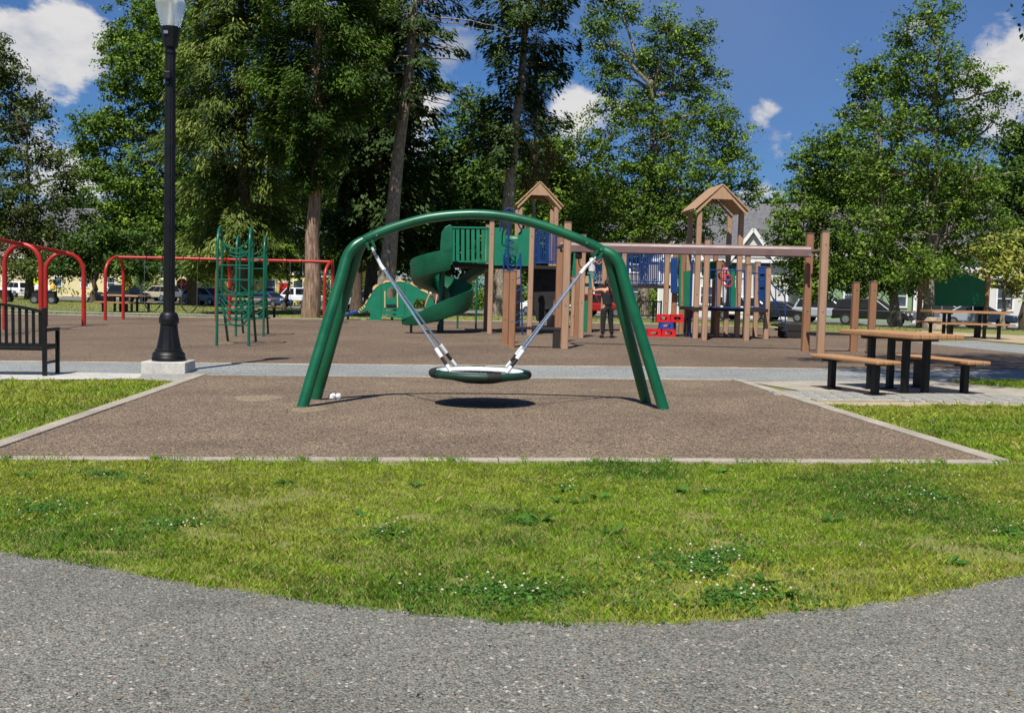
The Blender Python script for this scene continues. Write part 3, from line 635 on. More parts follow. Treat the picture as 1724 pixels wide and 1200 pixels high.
for (pts) in ([(490, 335), (500, 280), (540, 250), (600, 250), (560, 280), (520, 320)], [(635, 245), (660, 200), (710, 182), (755, 200), (750, 212), (680, 222)], [(825, 212), (850, 180), (890, 168), (930, 185), (955, 220), (900, 208)],
              [(1030, 235), (1060, 215), (1110, 225), (1140, 290), (1100, 275)], [(1180, 330), (1230, 305), (1290, 330), (1305, 390), (1250, 360)], [(430, 440), (460, 385), (480, 390), (450, 440)], [(380, 530), (410, 470), (425, 480), (395, 535)]):
    plate(pts, YD - 0.02, 0.03, 'back_plate', 'beige_panel', dn)
for k in range(4): plate([(262 + 30 * k, 640 - 28 * k), (285 + 30 * k, 625 - 28 * k), (312 + 26 * k, 650 - 26 * k), (295 + 26 * k, 668 - 24 * k), (300 + 24 * k, 650 - 26 * k)], YD - 0.03, 0.02, 'neck_stripe', 'beige_panel', dn)
for x in (672, 855): plate([(x - 8, 345), (x + 8, 345), (x + 8, 585), (x - 8, 585)], YD - 0.03, 0.03, 'window_strip', 'beige_panel', dn)
plate([(690, 535), (840, 535), (840, 560), (690, 560)], YD - 0.05, 0.02, 'ledge', 'deck_dark', dn)
for x in (618, 960): plate([(x - 3, 250), (x + 3, 250), (x + 3, 700), (x - 3, 700)], YD - 0.004, 0.003, 'panel_joint', 'deck_dark', dn)
sl = MB(); P0, P1, P2 = at(577, 531, YD), at(590, 528, YD), at(603, 524, YD)
for p, q in ((P0, P1), (P1, P2)): sl.beam(p, q, 0.5, 0.16)
sl.build('blue_spout', 'play_blue', dn, bevel=0.04)
MB().beam(at(586, 531, YD), at(586, 540, YD), 0.07, 0.07).build('spout_leg', 'black_iron', dn)
MB().beam(at(660, 534, YD + 0.1), at(660, 541, YD + 0.1), 0.1, 0.1).build('panel_leg', 'black_iron', dn)

# ---------------------------------------------------------------- the play structure
ps = thing('play_structure', 'large tan-post play structure with green spiral slide and two gabled roofs', 'play structure', tuple(G(1030, 565)), local=False)
def post(px, pyb, pyt, root, w=0.15, mat='post_tan', cap=True):
    b0 = G(px, pyb); zt = at(px, pyt, b0.y).z; c = 0.022; h = w / 2
    poly = [(-h + c, -h), (h - c, -h), (h, -h + c), (h, h - c), (h - c, h), (-h + c, h), (-h, h - c), (-h, -h + c)]
    cs, sn = math.cos(math.radians(3.4)), math.sin(math.radians(3.4))
    o = MB().prism([Vector((b0.x + x * cs - y * sn, b0.y + x * sn + y * cs, b0.z - 0.05)) for x, y in poly], (0, 0, zt - b0.z + 0.05)).build('post', mat, root, bevel=0.004)
    if cap: MB().prism([Vector((b0.x + x * 1.08 * cs - y * 1.08 * sn, b0.y + x * 1.08 * sn + y * 1.08 * cs, zt + 0.001)) for x, y in poly], (0, 0, 0.025)).build('post_cap', 'plum', o)
    for z in (0.35, 0.9):
        MB().tube([Vector((b0.x, b0.y - h - 0.008, b0.z + (zt - b0.z) * z)), Vector((b0.x, b0.y - h + 0.01, b0.z + (zt - b0.z) * z))], 0.018, 8).build('bolt', 'steel', o)
    return b0
PP = {}
for k, a in dict(p1=(824, 562, 374), p1b=(817.5, 557, 379), p2=(891, 565, 379), p4=(977.5, 569, 396), p5=(970, 568, 402), p6=(964, 566, 467), p7=(992, 560, 486), p8=(1014, 558, 432), p9=(1047, 559, 415),
                 p10=(1119, 561, 416), p11=(1133, 567, 418), p12=(1146, 561, 410), p15=(1185, 573.5, 404), p18=(1256, 574, 446), p19=(1289, 571, 451), p20=(1271, 567, 442), p21=(1254, 566, 432), p22=(1206, 569, 440), p23=(1120, 555, 420), p24=(1200, 563, 425)).items():
    PP[k] = post(*a, ps, mat='post_brown' if k in ('p5', 'p7', 'p11', 'p12', 'p22', 'p23', 'p24') else 'post_tan')
def slab(a, b, depth, z, th, name, mat, parent, dirv=Vector((-0.059, 0.998, 0))):
    a, b = Vector((a.x, a.y, z)), Vector((b.x, b.y, z)); return MB().prism([a, b, b + dirv * depth, a + dirv * depth], (0, 0, -th)).build(name, mat, parent)
def roof(fl_, fr2, depth, py_eave, py_apex, names):
    # gable facing the camera: posts at the corners, lapped boards on both slopes
    D = Vector((-0.075, 0.997, 0)) * depth; zt = at(0.5 * (names[0] + names[1]), py_eave, fl_.y).z; za = at(0.5 * (names[0] + names[1]), py_apex, fl_.y).z
    mid_ = (fl_ + fr2) / 2; u_ = Vector((fr2.x - fl_.x, fr2.y - fl_.y, 0)); L_ = u_.length; u_.normalize(); half = L_ / 2 + 0.17; ov = Vector((-0.075, 0.997, 0)) * 0.14
    r_ = MB()
    A = Vector((mid_.x, mid_.y, za)) - ov; rise = za - zt
    rf = None
    for s in (-1, 1):
        n = 9
        for i in range(n):
            t0, t1 = i / n, (i + 1) / n + 0.03; th = 0.035
            p0 = A + u_ * (s * half * t0) + Vector((0, 0, -rise * t0 + 0.02)); p1 = A + u_ * (s * half * t1) + Vector((0, 0, -rise * t1 + 0.045 - 0.02))
            DD = D + ov * 2; mb = MB().prism([p0, p1, p1 + DD, p0 + DD], Vector((u_.x * s * 0.02, 0, 0.035)))
            if rf is None: rf = mb.build('roof', 'roof_tan', ps)
            else: mb.build('roof_board', 'roof_tan', rf)
    for q in (Vector((0, 0, 0)), D):
        pts = [(-half + 0.02, -rise - 0.03), (-half * 0.93, -rise - 0.09), (-0.38 * half, -rise * 0.52), (0.38 * half, -rise * 0.52), (half * 0.93, -rise - 0.09), (half - 0.02, -rise - 0.03), (0, 0.0)]
        MB().prism([Vector((mid_.x, mid_.y, za)) + q - ov * (0.9 if q.length == 0 else -0.6) + u_ * x + Vector((0, 0, z - 0.012)) for x, z in pts], (0, 0.045, 0)).build('gable_board', 'roof_tan', rf)
    return zt
z1 = roof(G(872, 555.5), G(932, 556), 1.5, 347, 308, (872, 942))
for a in ((871, 555.5, 349), (931, 556, 349), (866, 549, 353), (924, 549.5, 353)): post(*a, ps, cap=False)
z2 = roof(G(1170, 570), G(1240, 570.5), 1.35, 355, 313, (1174, 1256))
for a in ((1170, 570, 356), (1240, 569.5, 357), (1155, 566, 360), (1221, 565.5, 360)): post(*a, ps, cap=False)
# decks
P1, P2_ = PP['p1'], PP['p2']; YA = P1.y
zA = at(830, 446, YA).z; sA = Vector((at(764, 446, YA).x, YA, 0)); sB = Vector((at(944, 446, YA).x, YA + 0.1, 0))
slab(sA, sB, 2.4, zA + 0.02, 0.10, 'upper_deck', 'deck_dark', ps)
YC = PP['p9'].y; zC = at(1090, 481, YC).z; cA_, cB_ = Vector((at(985, 481, YC).x, YC, 0)), Vector((at(1129, 481, YC).x, YC, 0))
slab(cA_, cB_, 1.1, zC + 0.03, 0.11, 'bridge_deck', 'deck_dark', ps)
P14 = G(1170, 570); zD = at(1220, 520, P14.y).z; slab(Vector((at(1163, 520, P14.y).x, P14.y - 0.1, 0)), Vector((at(1292, 520, P14.y).x, P14.y - 0.1, 0)), 1.7, zD + 0.03, 0.10, 'lower_deck', 'deck_dark', ps)
zE = at(990, 500, PP['p7'].y).z; slab(Vector((at(966, 500, PP['p7'].y).x, PP['p7'].y + 0.12, 0)), Vector((at(1000, 500, PP['p7'].y).x, PP['p7'].y + 0.12, 0)), 1.2, zE, 0.08, 'step_deck', 'deck_dark', ps)
def railing(x0, x1, yt, yb, Y, n, name='railing', mat='play_blue', r=0.016, mids=()):
    a, b_, c_, d = at(x0, yt, Y), at(x1, yt, Y), at(x1, yb, Y), at(x0, yb, Y)
    a.z = b_.z = (a.z + b_.z) / 2; c_.z = d.z = (c_.z + d.z) / 2
    rt = MB(); rt.tube([a, b_], r * 1.4, 8).tube([d, c_], r * 1.4, 8).tube([a, d], r * 1.4, 8).tube([b_, c_], r * 1.4, 8)
    o = rt.build(name, mat, ps, True)
    for k in range(1, n):
        t = k / n; MB().tube([d.lerp(c_, t), a.lerp(b_, t)], r, 6).build('bar', mat, o, True)
    for m_ in mids: MB().tube([a.lerp(d, m_), b_.lerp(c_, m_)], r, 6).build('mid_bar', mat, o, True)
    return o
railing(901, 938, 386, 443, YA + 0.15, 13); railing(905, 940, 390, 440, YA + 2.3, 10)
railing(1058, 1119, 424, 478, YC, 9); railing(1056, 1115, 427, 474, YC + 1.05, 9)
railing(996, 1016, 432, 478, YC + 0.6, 8, mids=(0.62,)); railing(1019, 1045, 428, 478, YC + 1.0, 7, mids=(0.6,))
rl = railing(1195, 1253, 455, 518, P14.y - 0.14, 5, r=0.014)
railing(1260, 1288, 460, 518, P14.y - 0.05, 3, r=0.014)
wc = at(1225, 473, P14.y - 0.22); MB().torus(wc, 0.165, 0.016, (0, 1, 0.1), 24, 8).build('steering_wheel', 'crate_red', ps, True)
MB().box(wc + Vector((0, 0.02, 0)), (0.14, 0.05, 0.12)).build('wheel_hub', 'play_blue', ps, bevel=0.02)
for a in (0.5, 2.6, 4.7): MB().tube([wc, wc + Vector((math.cos(a) * 0.165, 0, math.sin(a) * 0.165))], 0.01, 6).build('wheel_spoke', 'crate_red', ps)
# green slatted panel
a, b_, c_, d = at(762, 383, YA), at(822, 383.5, YA), at(822, 441, YA), at(762, 440, YA)
pn = MB().beam(a, b_, 0.05, 0.09, (0, 1, 0)).build('slat_panel', 'panel_green', ps); MB().beam(d, c_, 0.05, 0.16, (0, 1, 0)).build('panel_rail', 'panel_green', pn)
for k in range(8):
    t = k / 7; MB().beam(d.lerp(c_, t), a.lerp(b_, t), 0.1 if k not in (0, 7) else 0.13, 0.045, (0, 1, 0)).build('slat', 'panel_green', pn)
for (x0, x1) in ((832, 851), (872, 891)):
    s = -1 if x0 == 832 else 1
    pts = [(x0, 383), (x1 - 6, 383), (x1 - 1.5, 388), (x1, 394), (x1, 447), (x0, 447)] if s < 0 else [(x0, 394), (x0 + 3, 390), (x0 + 9, 385), (x1, 383), (x1, 448), (x0, 448)]
    MB().prism([at(x, y, YA - 0.03) for x, y in pts], (0, 0.05, 0)).build('entry_panel', 'panel_green', ps)
MB().prism([at(x, y, YA + 0.02) for x, y in ((848, 430), (876, 430), (876, 448), (848, 448))], (0, 0.05, 0)).build('entry_sill', 'panel_green', ps)
bowl = MB(); Yb2 = YA + 1.9
for i in range(9):
    for k in range(13):
        a = math.pi * (0.05 + 0.9 * k / 12); p = at(862, 432, Yb2); bowl.v.append(p + Vector((0.42 * math.cos(a), 0.25 * math.sin(a * 1) + i * 0.02, -0.35 + 0.13 * i)))
bowl.f = [(i * 13 + k, i * 13 + k + 1, (i + 1) * 13 + k + 1, (i + 1) * 13 + k) for i in range(8) for k in range(12)]
o = bowl.build('slide_hood', 'slide_green', ps, True); md = o.modifiers.new('thickness', 'SOLIDIFY'); md.thickness = 0.03
# dark wall with added blocks, standing in for the shaded slide under the deck
MB().prism([at(x, y, YA + 0.5) for x, y in ((897, 448), (940, 448), (934, 500), (926, 540), (905, 541), (899, 520))], (-0.02, 0.06, 0)).build('slide_standin_wall', 'deck_dark', ps)
for x, y in ((906, 470), (918, 484), (909, 503), (921, 520)): MB().box(at(x, y, YA + 0.47), (0.12, 0.06, 0.08)).build('wall_block', 'black_iron', ps, bevel=0.02)
MB().beam(at(909, 541, YA + 0.5), at(909, 558, YA + 0.5), 0.06, 0.06).build('wall_leg', 'black_iron', ps)
# spiral slide
SC = G(742, 560.5); R0 = 0.60
def spiral(t):                                          # t 0..1 along the chute: centre, outward, up
    a0, a1 = math.radians(-70), math.radians(-450)
    if t < 0.80:
        q = t / 0.80; a = a0 + (a1 - a0) * q; c = SC + Vector((R0 * math.cos(a), R0 * math.sin(a), 0)); o_ = Vector((math.cos(a), math.sin(a), 0)); z = 2.02 - 1.50 * q
    else:
        q = (t - 0.80) / 0.20; c = SC + Vector((-1.12 * q, -R0 - 0.06 * q, 0)); o_ = Vector((0, -1, 0)); z = 0.52 - 0.30 * q + 0.06 * q * q
    c.z = SC.z + z; return c, o_
prof = [(-0.31, 0.26), (-0.30, 0.10), (-0.24, 0.0), (0.0, -0.04), (0.24, 0.0), (0.31, 0.12), (0.335, 0.54), (0.375, 0.54), (0.36, 0.10), (0.28, -0.09), (0.0, -0.13), (-0.28, -0.09), (-0.335, 0.10), (-0.34, 0.26)]
mb = MB(); NS = 72; npf = len(prof)
for i in range(NS + 1):
    t = i / NS; c, o_ = spiral(t); wall = 1.0 if t < 0.70 else 1.0 - 0.80 * ((t - 0.70) / 0.30) ** 1.3; nar = 1.0 if t < 0.9 else 1.0 - 0.45 * ((t - 0.9) / 0.1) ** 2
    for (w_, h) in prof: mb.v.append(c + o_ * (w_ * nar) + Vector((0, 0, h * (wall if h > 0.2 else 1.0) + (0.10 * (1 - nar) / 0.45 if h <= 0.2 else 0))))
for i in range(NS):
    for k in range(npf):
        a = i * npf + k; b2 = i * npf + (k + 1) % npf; mb.f.append((a, b2, b2 + npf, a + npf))
mb.f.append(tuple(range(npf))); mb.f.append(tuple(NS * npf + k for k in range(npf))[::-1])
ss = mb.build('spiral_slide', 'slide_green', ps, True)
for w0, h0 in ((0.362, 0.24), (0.367, 0.36)):
    mb = MB(); mb.tube([spiral(i / 60)[0] + spiral(i / 60)[1] * w0 + Vector((0, 0, h0)) for i in range(47)], 0.006, 6); mb.build('moulded_rib', 'slide_green', ss, True)
MB().tube([SC + Vector((0, 0, -0.03)), SC + Vector((0, 0, 2.0))], 0.085, 16).build('centre_pole', 'slide_green', ss, True)
ent = [(741, 415), (743, 392), (749, 382), (757, 378), (762, 381), (762, 446), (750, 447), (744, 440), (741, 428)]
MB().prism([at(x, y, SC.y - 0.9) for x, y in ent], (0, 0.07, 0)).build('entry_side', 'slide_green', ss, bevel=0.02)
MB().prism([at(x, y, SC.y - 0.1) for x, y in ent], (0, 0.07, 0)).build('entry_side', 'slide_green', ss, bevel=0.02)
ch = MB()
e0 = SC + Vector((0.02, -R0, 0)); e1 = Vector((at(766, 440, YA).x, SC.y - R0, 0))
for (px_, py_) in ((692, 560), (738, 560.5)):
    q = G(px_, py_); MB().beam(q + Vector((0, 0, -0.03)), q + Vector((0, 0, 0.26)), 0.075, 0.075).build('slide_leg', 'black_iron', ss)
# straight green chute running down behind the spiral
YS = YA + 1.3; mb = MB(); path = [at(822, 452, YS), at(800, 463, YS), at(770, 486, YS), at(748, 506, YS - 0.2)]
pr2 = [(-0.3, 0.22), (-0.26, 0.0), (0.26, 0.0), (0.3, 0.22), (0.34, 0.22), (0.30, -0.05), (-0.30, -0.05), (-0.34, 0.22)]
for i, p in enumerate(path):
    for w_, h in pr2: mb.v.append(p + Vector((0.25 * w_, w_, h)))
for i in range(3):
    for k in range(8): a = i * 8 + k; b2 = i * 8 + (k + 1) % 8; mb.f.append((a, b2, b2 + 8, a + 8))
mb.f += [tuple(range(8)), tuple(24 + k for k in range(8))[::-1]]; mb.build('straight_chute', 'slide_green', ps, True)
for px_ in (770, 801):
    q = G(px_, 554); MB().tube([q + Vector((0, 0, -0.03)), Vector((q.x, q.y, at(px_, 478 if px_ == 770 else 462, q.y).z))], 0.035, 10).build('support_pole', 'climber_green', ps, True)
# blue loop ladder and corkscrew pole
YL = YA - 0.55; lf, lr = G(848, 566), G(879.5, 566); lf.y = lr.y = YL
for s, x in ((-1, 848), (1, 876)):
    pts = [at(x + (3.5 if s > 0 else 0), 566, YL), at(x + 1.5 * (s > 0), 480, YL), at(x, 432, YL), at(x - s * 1.5, 424, YL + 0.05)]
    MB().tube(bez(pts, 5), 0.026, 10).build('ladder_rail', 'play_blue', ps, True)
for y, sag in ((428, 20), (436, 18), (466, 4), (486, 5), (506, 6), (524, 8), (536, 10), (540, 3)):
    MB().tube([at(849 + 28 * k / 10, y + sag * (1 - abs((k - 5) / 5) ** 2.2), YL + 0.02) for k in range(11)], 0.018, 8).build('ladder_loop', 'play_blue', ps, True)
MB().tube([G(851, 566) * 0 + at(853, 563, YL + 0.35), at(857, 352, YL + 0.35)], 0.03, 10).build('corkscrew_pole', 'play_blue', ps, True)
MB().tube([at(856 + 9 * math.sin(k * 0.42), 405 + k * 0.75, YL + 0.35 + 0.14 * math.cos(k * 0.42)) for k in range(46)], 0.015, 8).build('corkscrew', 'play_blue', ps, True)
MB().tube(bez([at(842, 390, YL + 0.3), at(843, 372, YL + 0.3), at(848, 357, YL + 0.3), at(857, 351, YL + 0.3), at(866, 356, YL + 0.3), at(870, 372, YL + 0.3), at(878, 388, YL + 0.5)], 5), 0.02, 8).build('top_hoop', 'play_blue', ps, True)
# blue and green panels by the second tower
def flat(pts, Y, name, mat, th=0.05): return MB().prism([at(x, y, Y) for x, y in pts], (0, th, 0)).build(name, mat, ps)
Y11 = PP['p11'].y
flat([(1130, 436), (1132, 434.5), (1141, 434), (1141, 490), (1139, 493), (1130, 493)], Y11 - 0.25, 'blue_panel', 'play_blue', 0.1)
flat([(1142, 426), (1147, 426), (1146, 518), (1142, 516)], Y11 + 0.2, 'green_panel', 'panel_green'); flat([(1151, 457), (1165, 455), (1163, 522), (1151, 520)], Y11 - 0.05, 'green_panel', 'sign_green')
flat([(976, 426), (966, 426), (962, 470), (975, 470)], YC + 0.9, 'green_panel', 'panel_green'); flat([(984, 506), (991, 506), (990, 559), (983, 559)], PP['p7'].y + 0.05, 'green_panel', 'panel_green')
flat([(1228, 446), (1238, 446), (1238, 519), (1228, 519)], P14.y + 1.2, 'green_panel', 'panel_green'); flat([(1196, 440), (1206, 440), (1206, 470), (1196, 470)], P14.y + 1.3, 'green_panel', 'sign_green')
MB().tube([at(1161, 570, Y11 - 0.3), at(1165, 441, Y11 - 0.3)], 0.035, 10).build('fire_pole', 'play_blue', ps, True)
MB().tube([at(1165, 443, Y11 - 0.3), at(1167, 438, Y11 - 0.1), at(1168, 440, Y11 + 0.2)], 0.03, 8).build('pole_arm', 'play_blue', ps, True)
# stairs with blue handrails on the right
YT = PP['p19'].y + 0.5
zb_ = G(1322, 568); 
for i in range(5):
    t = (i + 0.5) / 5; x = 1293 + 30 * t; y = 520 + 40 * t; p = at(x, y, YT); MB().box((p.x, YT + 0.35, p.z), (0.2, 0.9, 0.05)).build('stair_tread', 'deck_dark', ps)
for dy in (0.0, 0.75):
    for offy in (0, 22):
        pts = [at(1276, 450 + offy, YT + dy), at(1293, 452 + offy, YT + dy), at(1300, 478 + offy, YT + dy), at(1318, 494 + offy, YT + dy), at(1322, 512 + offy * 0.8, YT + dy), at(1322, 566 if offy == 0 else 552, YT + dy)]
        MB().tube(bez(pts, 5), 0.02, 8).build('handrail', 'play_blue', ps, True)
    for x0, y0, x1, y1 in ((1296, 462, 1296, 518), (1306, 484, 1306, 532), (1300, 500, 1318, 545)):
        MB().tube([at(x0, y0, YT + dy), at(x1, y1, YT + dy)], 0.017, 8).build('baluster', 'play_blue', ps, True)
flat([(1277, 448), (1290, 448), (1290, 505), (1277, 505)], YT + 0.9, 'blue_panel', 'play_blue', 0.03)
sb = at(1334, 568.5, YT + 0.2); MB().box((sb.x, sb.y + 0.35, sb.z + 0.21), (0.56, 0.7, 0.42)).build('transfer_step', 'deck_dark', ps, bevel=0.02)
MB().box((sb.x, sb.y + 0.0, sb.z + 0.21), (0.57, 0.02, 0.015)).build('step_groove', 'black_iron', ps)

# ---------------------------------------------------------------- overhead track ride
tr = thing('track_ride', 'plum overhead track beam on tan posts with low landing platforms at both ends', 'track ride', tuple(G(1160, 590)), local=False)
tA = post(950, 587.5, 375, tr, 0.17); tB = post(938.5, 578, 399, tr, 0.17, 'post_brown'); tC = post(861, 585.5, 457, tr, 0.155, 'post_brown'); tD = post(850, 580, 458, tr, 0.155, 'post_brown')
tE = post(1380.5, 595.5, 391, tr, 0.17); tF = post(1355, 592, 394, tr, 0.17, 'post_brown'); tG = post(1436, 593, 476, tr, 0.155, 'post_brown'); tH = post(1465, 596.5, 475, tr, 0.155, 'post_brown')
ya, yb = (tA.y + tB.y) / 2, (tE.y + tF.y) / 2
bA, bB = at(944, 416, ya), at(1365.5, 424, yb); d = (bB - bA).normalized()
sq = []; R2 = 0.115
prof3 = [(-0.09, -0.125), (0.09, -0.125), (0.105, -0.105), (0.105, 0.05), (0.08, 0.10), (0.04, 0.125), (-0.04, 0.125), (-0.08, 0.10), (-0.105, 0.05), (-0.105, -0.105)]
yv = Vector((-d.y, d.x, 0)).normalized()
MB().prism([bA + yv * x + Vector((0, 0, z)) for x, z in prof3], bB - bA).build('track_beam', 'plum', tr, bevel=0.01)
for t in (0.55, 0.995):
    p = bA.lerp(bB, t) - yv * 0.11 + Vector((0, 0, -0.08)); MB().tube([p, p - yv * 0.03], 0.035, 8).build('bolt', 'steel', tr)
for b0, pA in ((bA, tA), (bB, tE)):
    MB().tube([b0 - d * 0.05 * (1 if b0 is bA else -1) , Vector((pA.x, pA.y, b0.z + 0.03))], 0.05, 12).build('axle', 'plum', tr, True)
MB().box(bA + d * 0.45 + Vector((0, -0.0, -0.2)), (0.16, 0.14, 0.16)).build('trolley', 'black_iron', tr, bevel=0.03)
MB().tube(bez([bA + d * 0.45 + Vector((0, 0, -0.25)), bA + d * 0.42 + Vector((0.05, 0, -0.42)), bA + d * 0.5 + Vector((0.05, 0, -0.5))], 4), 0.012, 6).build('trolley_handle', 'black_iron', tr)
def plank(p, q, z, name='landing_plank', th=0.06, depth=0.34):
    for k in range(2):
        a = Vector((p.x, p.y + 0.09 + k * depth / 2, z)); b2 = Vector((q.x, q.y + 0.09 + k * depth / 2, z)); MB().beam(a, b2, depth / 2 - 0.015, th).build(name, 'deck_dark', tr, bevel=0.008)
zl = at(900, 553, (tA.y + tC.y) / 2).z; plank(tC, tA, zl); zr = at(1395, 564, tE.y).z; plank(tF, tG, zr); 
q = Vector((at(937, 585, tA.y).x, tA.y + 0.2, 0)); MB().box((q.x, q.y, (zl + SL * q.x) / 2 - 0.03), (0.17, 0.3, zl - 0.04)).build('perforated_riser', 'deck_dark', tr)
MB().beam(Vector((tE.x, tE.y, zr)), Vector((tF.x, tF.y, zr)), 0.05, 0.07).build('cross_brace', 'deck_dark', tr)

# ---------------------------------------------------------------- red and blue play crates
def crate(px, py, w, h, mat, label, Y):
    p = at(px, py, Y); k = 1.0 / (F / Y); W, H, D = w * k, h * k, 0.38
    o = thing('play_crate', label, 'crate', tuple(p), group='stacked play crates', local=True); t = 0.03
    for y in (-D / 2, D / 2 - t):
        body = [(-W / 2, 0.004), (W / 2, 0.004), (W / 2 - 0.012, H - 0.004), (-W / 2 + 0.012, H - 0.004)]; hole = [(0.27 * W * math.cos(a), H * 0.5 + H * 0.22 * math.sin(a)) for a in [k_ * math.pi / 6 for k_ in range(12)]]
        import mathutils.geometry as mg
        loops = [[Vector((x, z, 0)) for x, z in body], [Vector((x, z, 0)) for x, z in hole]]; tris = mg.tessellate_polygon(loops); fl2 = [q for l_ in loops for q in l_]; n = len(fl2)
        vs = [Vector((q.x, y, q.y)) for q in fl2]; fs = [tuple(t_) for t_ in tris] + [tuple(i + n for i in t_) for t_ in tris] + [(i, (i + 1) % 4, (i + 1) % 4 + n, i + n) for i in range(4)] + [(4 + i, 4 + (i + 1) % 12, 4 + (i + 1) % 12 + n, 4 + i + n) for i in range(12)]
        MB().add(vs + [v_ + Vector((0, t, 0)) for v_ in vs], fs).build('slotted_side', mat, o)
    for x in (-W / 2 + t / 2 + 0.006, W / 2 - t / 2 - 0.006): MB().box((x, 0, H / 2), (t, D - 0.062, H - 0.012)).build('end_wall', mat, o)
    MB().box((0, 0, H - 0.025), (W - 0.09, D - 0.064, 0.03)).build('lid', mat, o)
YK = G(1110, 567).y
crate(1100, 567, 23.5, 13.5, 'crate_red', 'red slotted play crate at the bottom left of the stack', YK); crate(1124, 567, 23.5, 13.5, 'crate_red', 'red slotted play crate at the bottom right of the stack', YK)
crate(1121, 553.5, 23, 11, 'crate_blue', 'blue slotted play crate in the middle of the red stack', YK)
crate(1115.5, 542.5, 22.5, 13.5, 'crate_red', 'red slotted play crate at the top left of the stack', YK); crate(1138.5, 542.5, 22.5, 13.5, 'crate_red', 'red slotted play crate at the top right of the stack', YK)
p = at(1143, 567, YK + 0.05); o = thing('black_step_stool', 'black plastic step stand holding up the right end of the crate stack', 'stand', tuple(p), local=True)
MB().box((0, 0, 0.57), (0.46, 0.3, 0.05)).build('top', 'black_rubber', o)
for x, y in ((-0.2, -0.12), (0.2, -0.12), (-0.2, 0.12), (0.2, 0.12)): MB().box((x, y, 0.27), (0.05, 0.05, 0.54)).build('leg', 'black_rubber', o)
p = at(1147, 545, YK + 1.6); p2 = G(1147, 560); p2.y = YK + 1.6; p2.z = SL * p.x; o = thing('red_toy_chair', 'small red plastic child chair behind the top right crate', 'chair', tuple(p2), local=True)
hc = at(1147, 515, YK + 1.6).z - p2.z
MB().box((0, 0, hc * 0.5), (0.34, 0.34, 0.04)).build('seat', 'crate_red', o, bevel=0.01); MB().box((0, -0.16, hc * 0.78), (0.34, 0.03, hc * 0.42)).build('backrest', 'crate_red', o, bevel=0.03)
for x in (-0.14, 0.14):
    for y in (-0.14, 0.14): MB().box((x, y, hc * 0.24), (0.04, 0.04, hc * 0.48)).build('leg', 'crate_red', o)

# ---------------------------------------------------------------- picnic tables
def picnic(label, loc, rz, L=1.75, W=0.86, Ht=0.78, near=True, sc_=1.0):
    o = thing('picnic_table', label, 'picnic table', loc, rz, 'picnic tables with tan planks', True); o.scale = (sc_,) * 3
    n = 6; pw = W / n
    for i in range(n):
        MB().box((-W / 2 + pw * (i + 0.5), 0, Ht - 0.02), (pw - 0.014, L, 0.07)).build('top_plank', 'plank_tan', o, bevel=0.016 if near else 0)
    for y in (-L * 0.23, L * 0.23):
        for x in (-W * 0.2, W * 0.2): MB().box((x, y, Ht / 2 - 0.04), (0.085, 0.085, Ht - 0.06)).build('leg', 'black_iron', o, bevel=0.006 if near else 0); 
        MB().box((0, y, Ht - 0.075), (W * 0.8, 0.075, 0.05)).build('cross_bearer', 'black_iron', o, bevel=0.01 if near else 0)
        MB().box((0, y, 0.012), (W * 0.62, 0.12, 0.012)).build('base_plate', 'black_iron', o)
    for s in (-1, 1):
        bx = s * (W / 2 + 0.32)
        for i in range(3): MB().box((bx + (i - 1) * 0.135, 0, 0.455), (0.125, L * 0.94, 0.05)).build('bench_plank', 'plank_tan', o, bevel=0.016 if near else 0)
        for y in (-L * 0.30, L * 0.30):
            MB().box((bx, y, 0.21), (0.085, 0.085, 0.43)).build('bench_leg', 'black_iron', o); MB().box((bx, y, 0.41), (0.32, 0.06, 0.03)).build('bench_bearer', 'black_iron', o)
            MB().box((bx, y, 0.012), (0.22, 0.2, 0.012)).build('base_plate', 'black_iron', o)
    return o
pc = (G(1538, 664) + G(1482, 656)) / 2
picnic('tan plank picnic table with black legs on the slab at the right', (pc.x, pc.y, SL * pc.x + 0.013), math.radians(19), 1.62, 0.86, 0.83)
q = G(1622, 570); picnic('tan picnic table in front of the green arched sign board', (q.x, q.y, SL * q.x + 0.03), math.radians(92), 2.5, 0.9, 0.84, False, 1.0)
q = G(212, 525); picnic('tan picnic table on the grass left of the lamp post', (q.x, q.y, SL * q.x), math.radians(66), 2.3, 0.9, 0.8, False, 1.0)
q = G(430, 535.5); picnic('tan picnic table behind the green loop climber', (q.x, q.y, SL * q.x), math.radians(80), 1.7, 0.9, 0.8, False, 1.0)
# ---------------------------------------------------------------- green sign board
YG = 47.2
sg = thing('sign_board', 'large blank green sign board with arched top between brown posts', 'sign', (at(1612, 550, YG).x, YG, gz(at(1612, 550, YG).x, YG)), local=False)
top_ = curve_px([(1570, 472), (1585, 464), (1602, 460.5), (1622, 461), (1642, 466), (1660, 474)], 5)
MB().prism([at(x, y, YG) for x, y in top_ + [(1660, 516), (1570, 515)]], (0, 0.08, 0)).build('board', 'sign_green', sg)
for x, yt in ((1551, 470), (1664, 464)):
    p = at(x, yt, YG); g = gz(p.x, YG); MB().tube([(p.x, YG + 0.04, g - 0.1), (p.x, YG + 0.04, p.z)], 0.11, 14).build('post', 'wood_post', sg, True)
MB().beam(at(1552, 490, YG + 0.04), at(1571, 490, YG + 0.04), 0.05, 0.12).build('bracket', 'wood_post', sg)

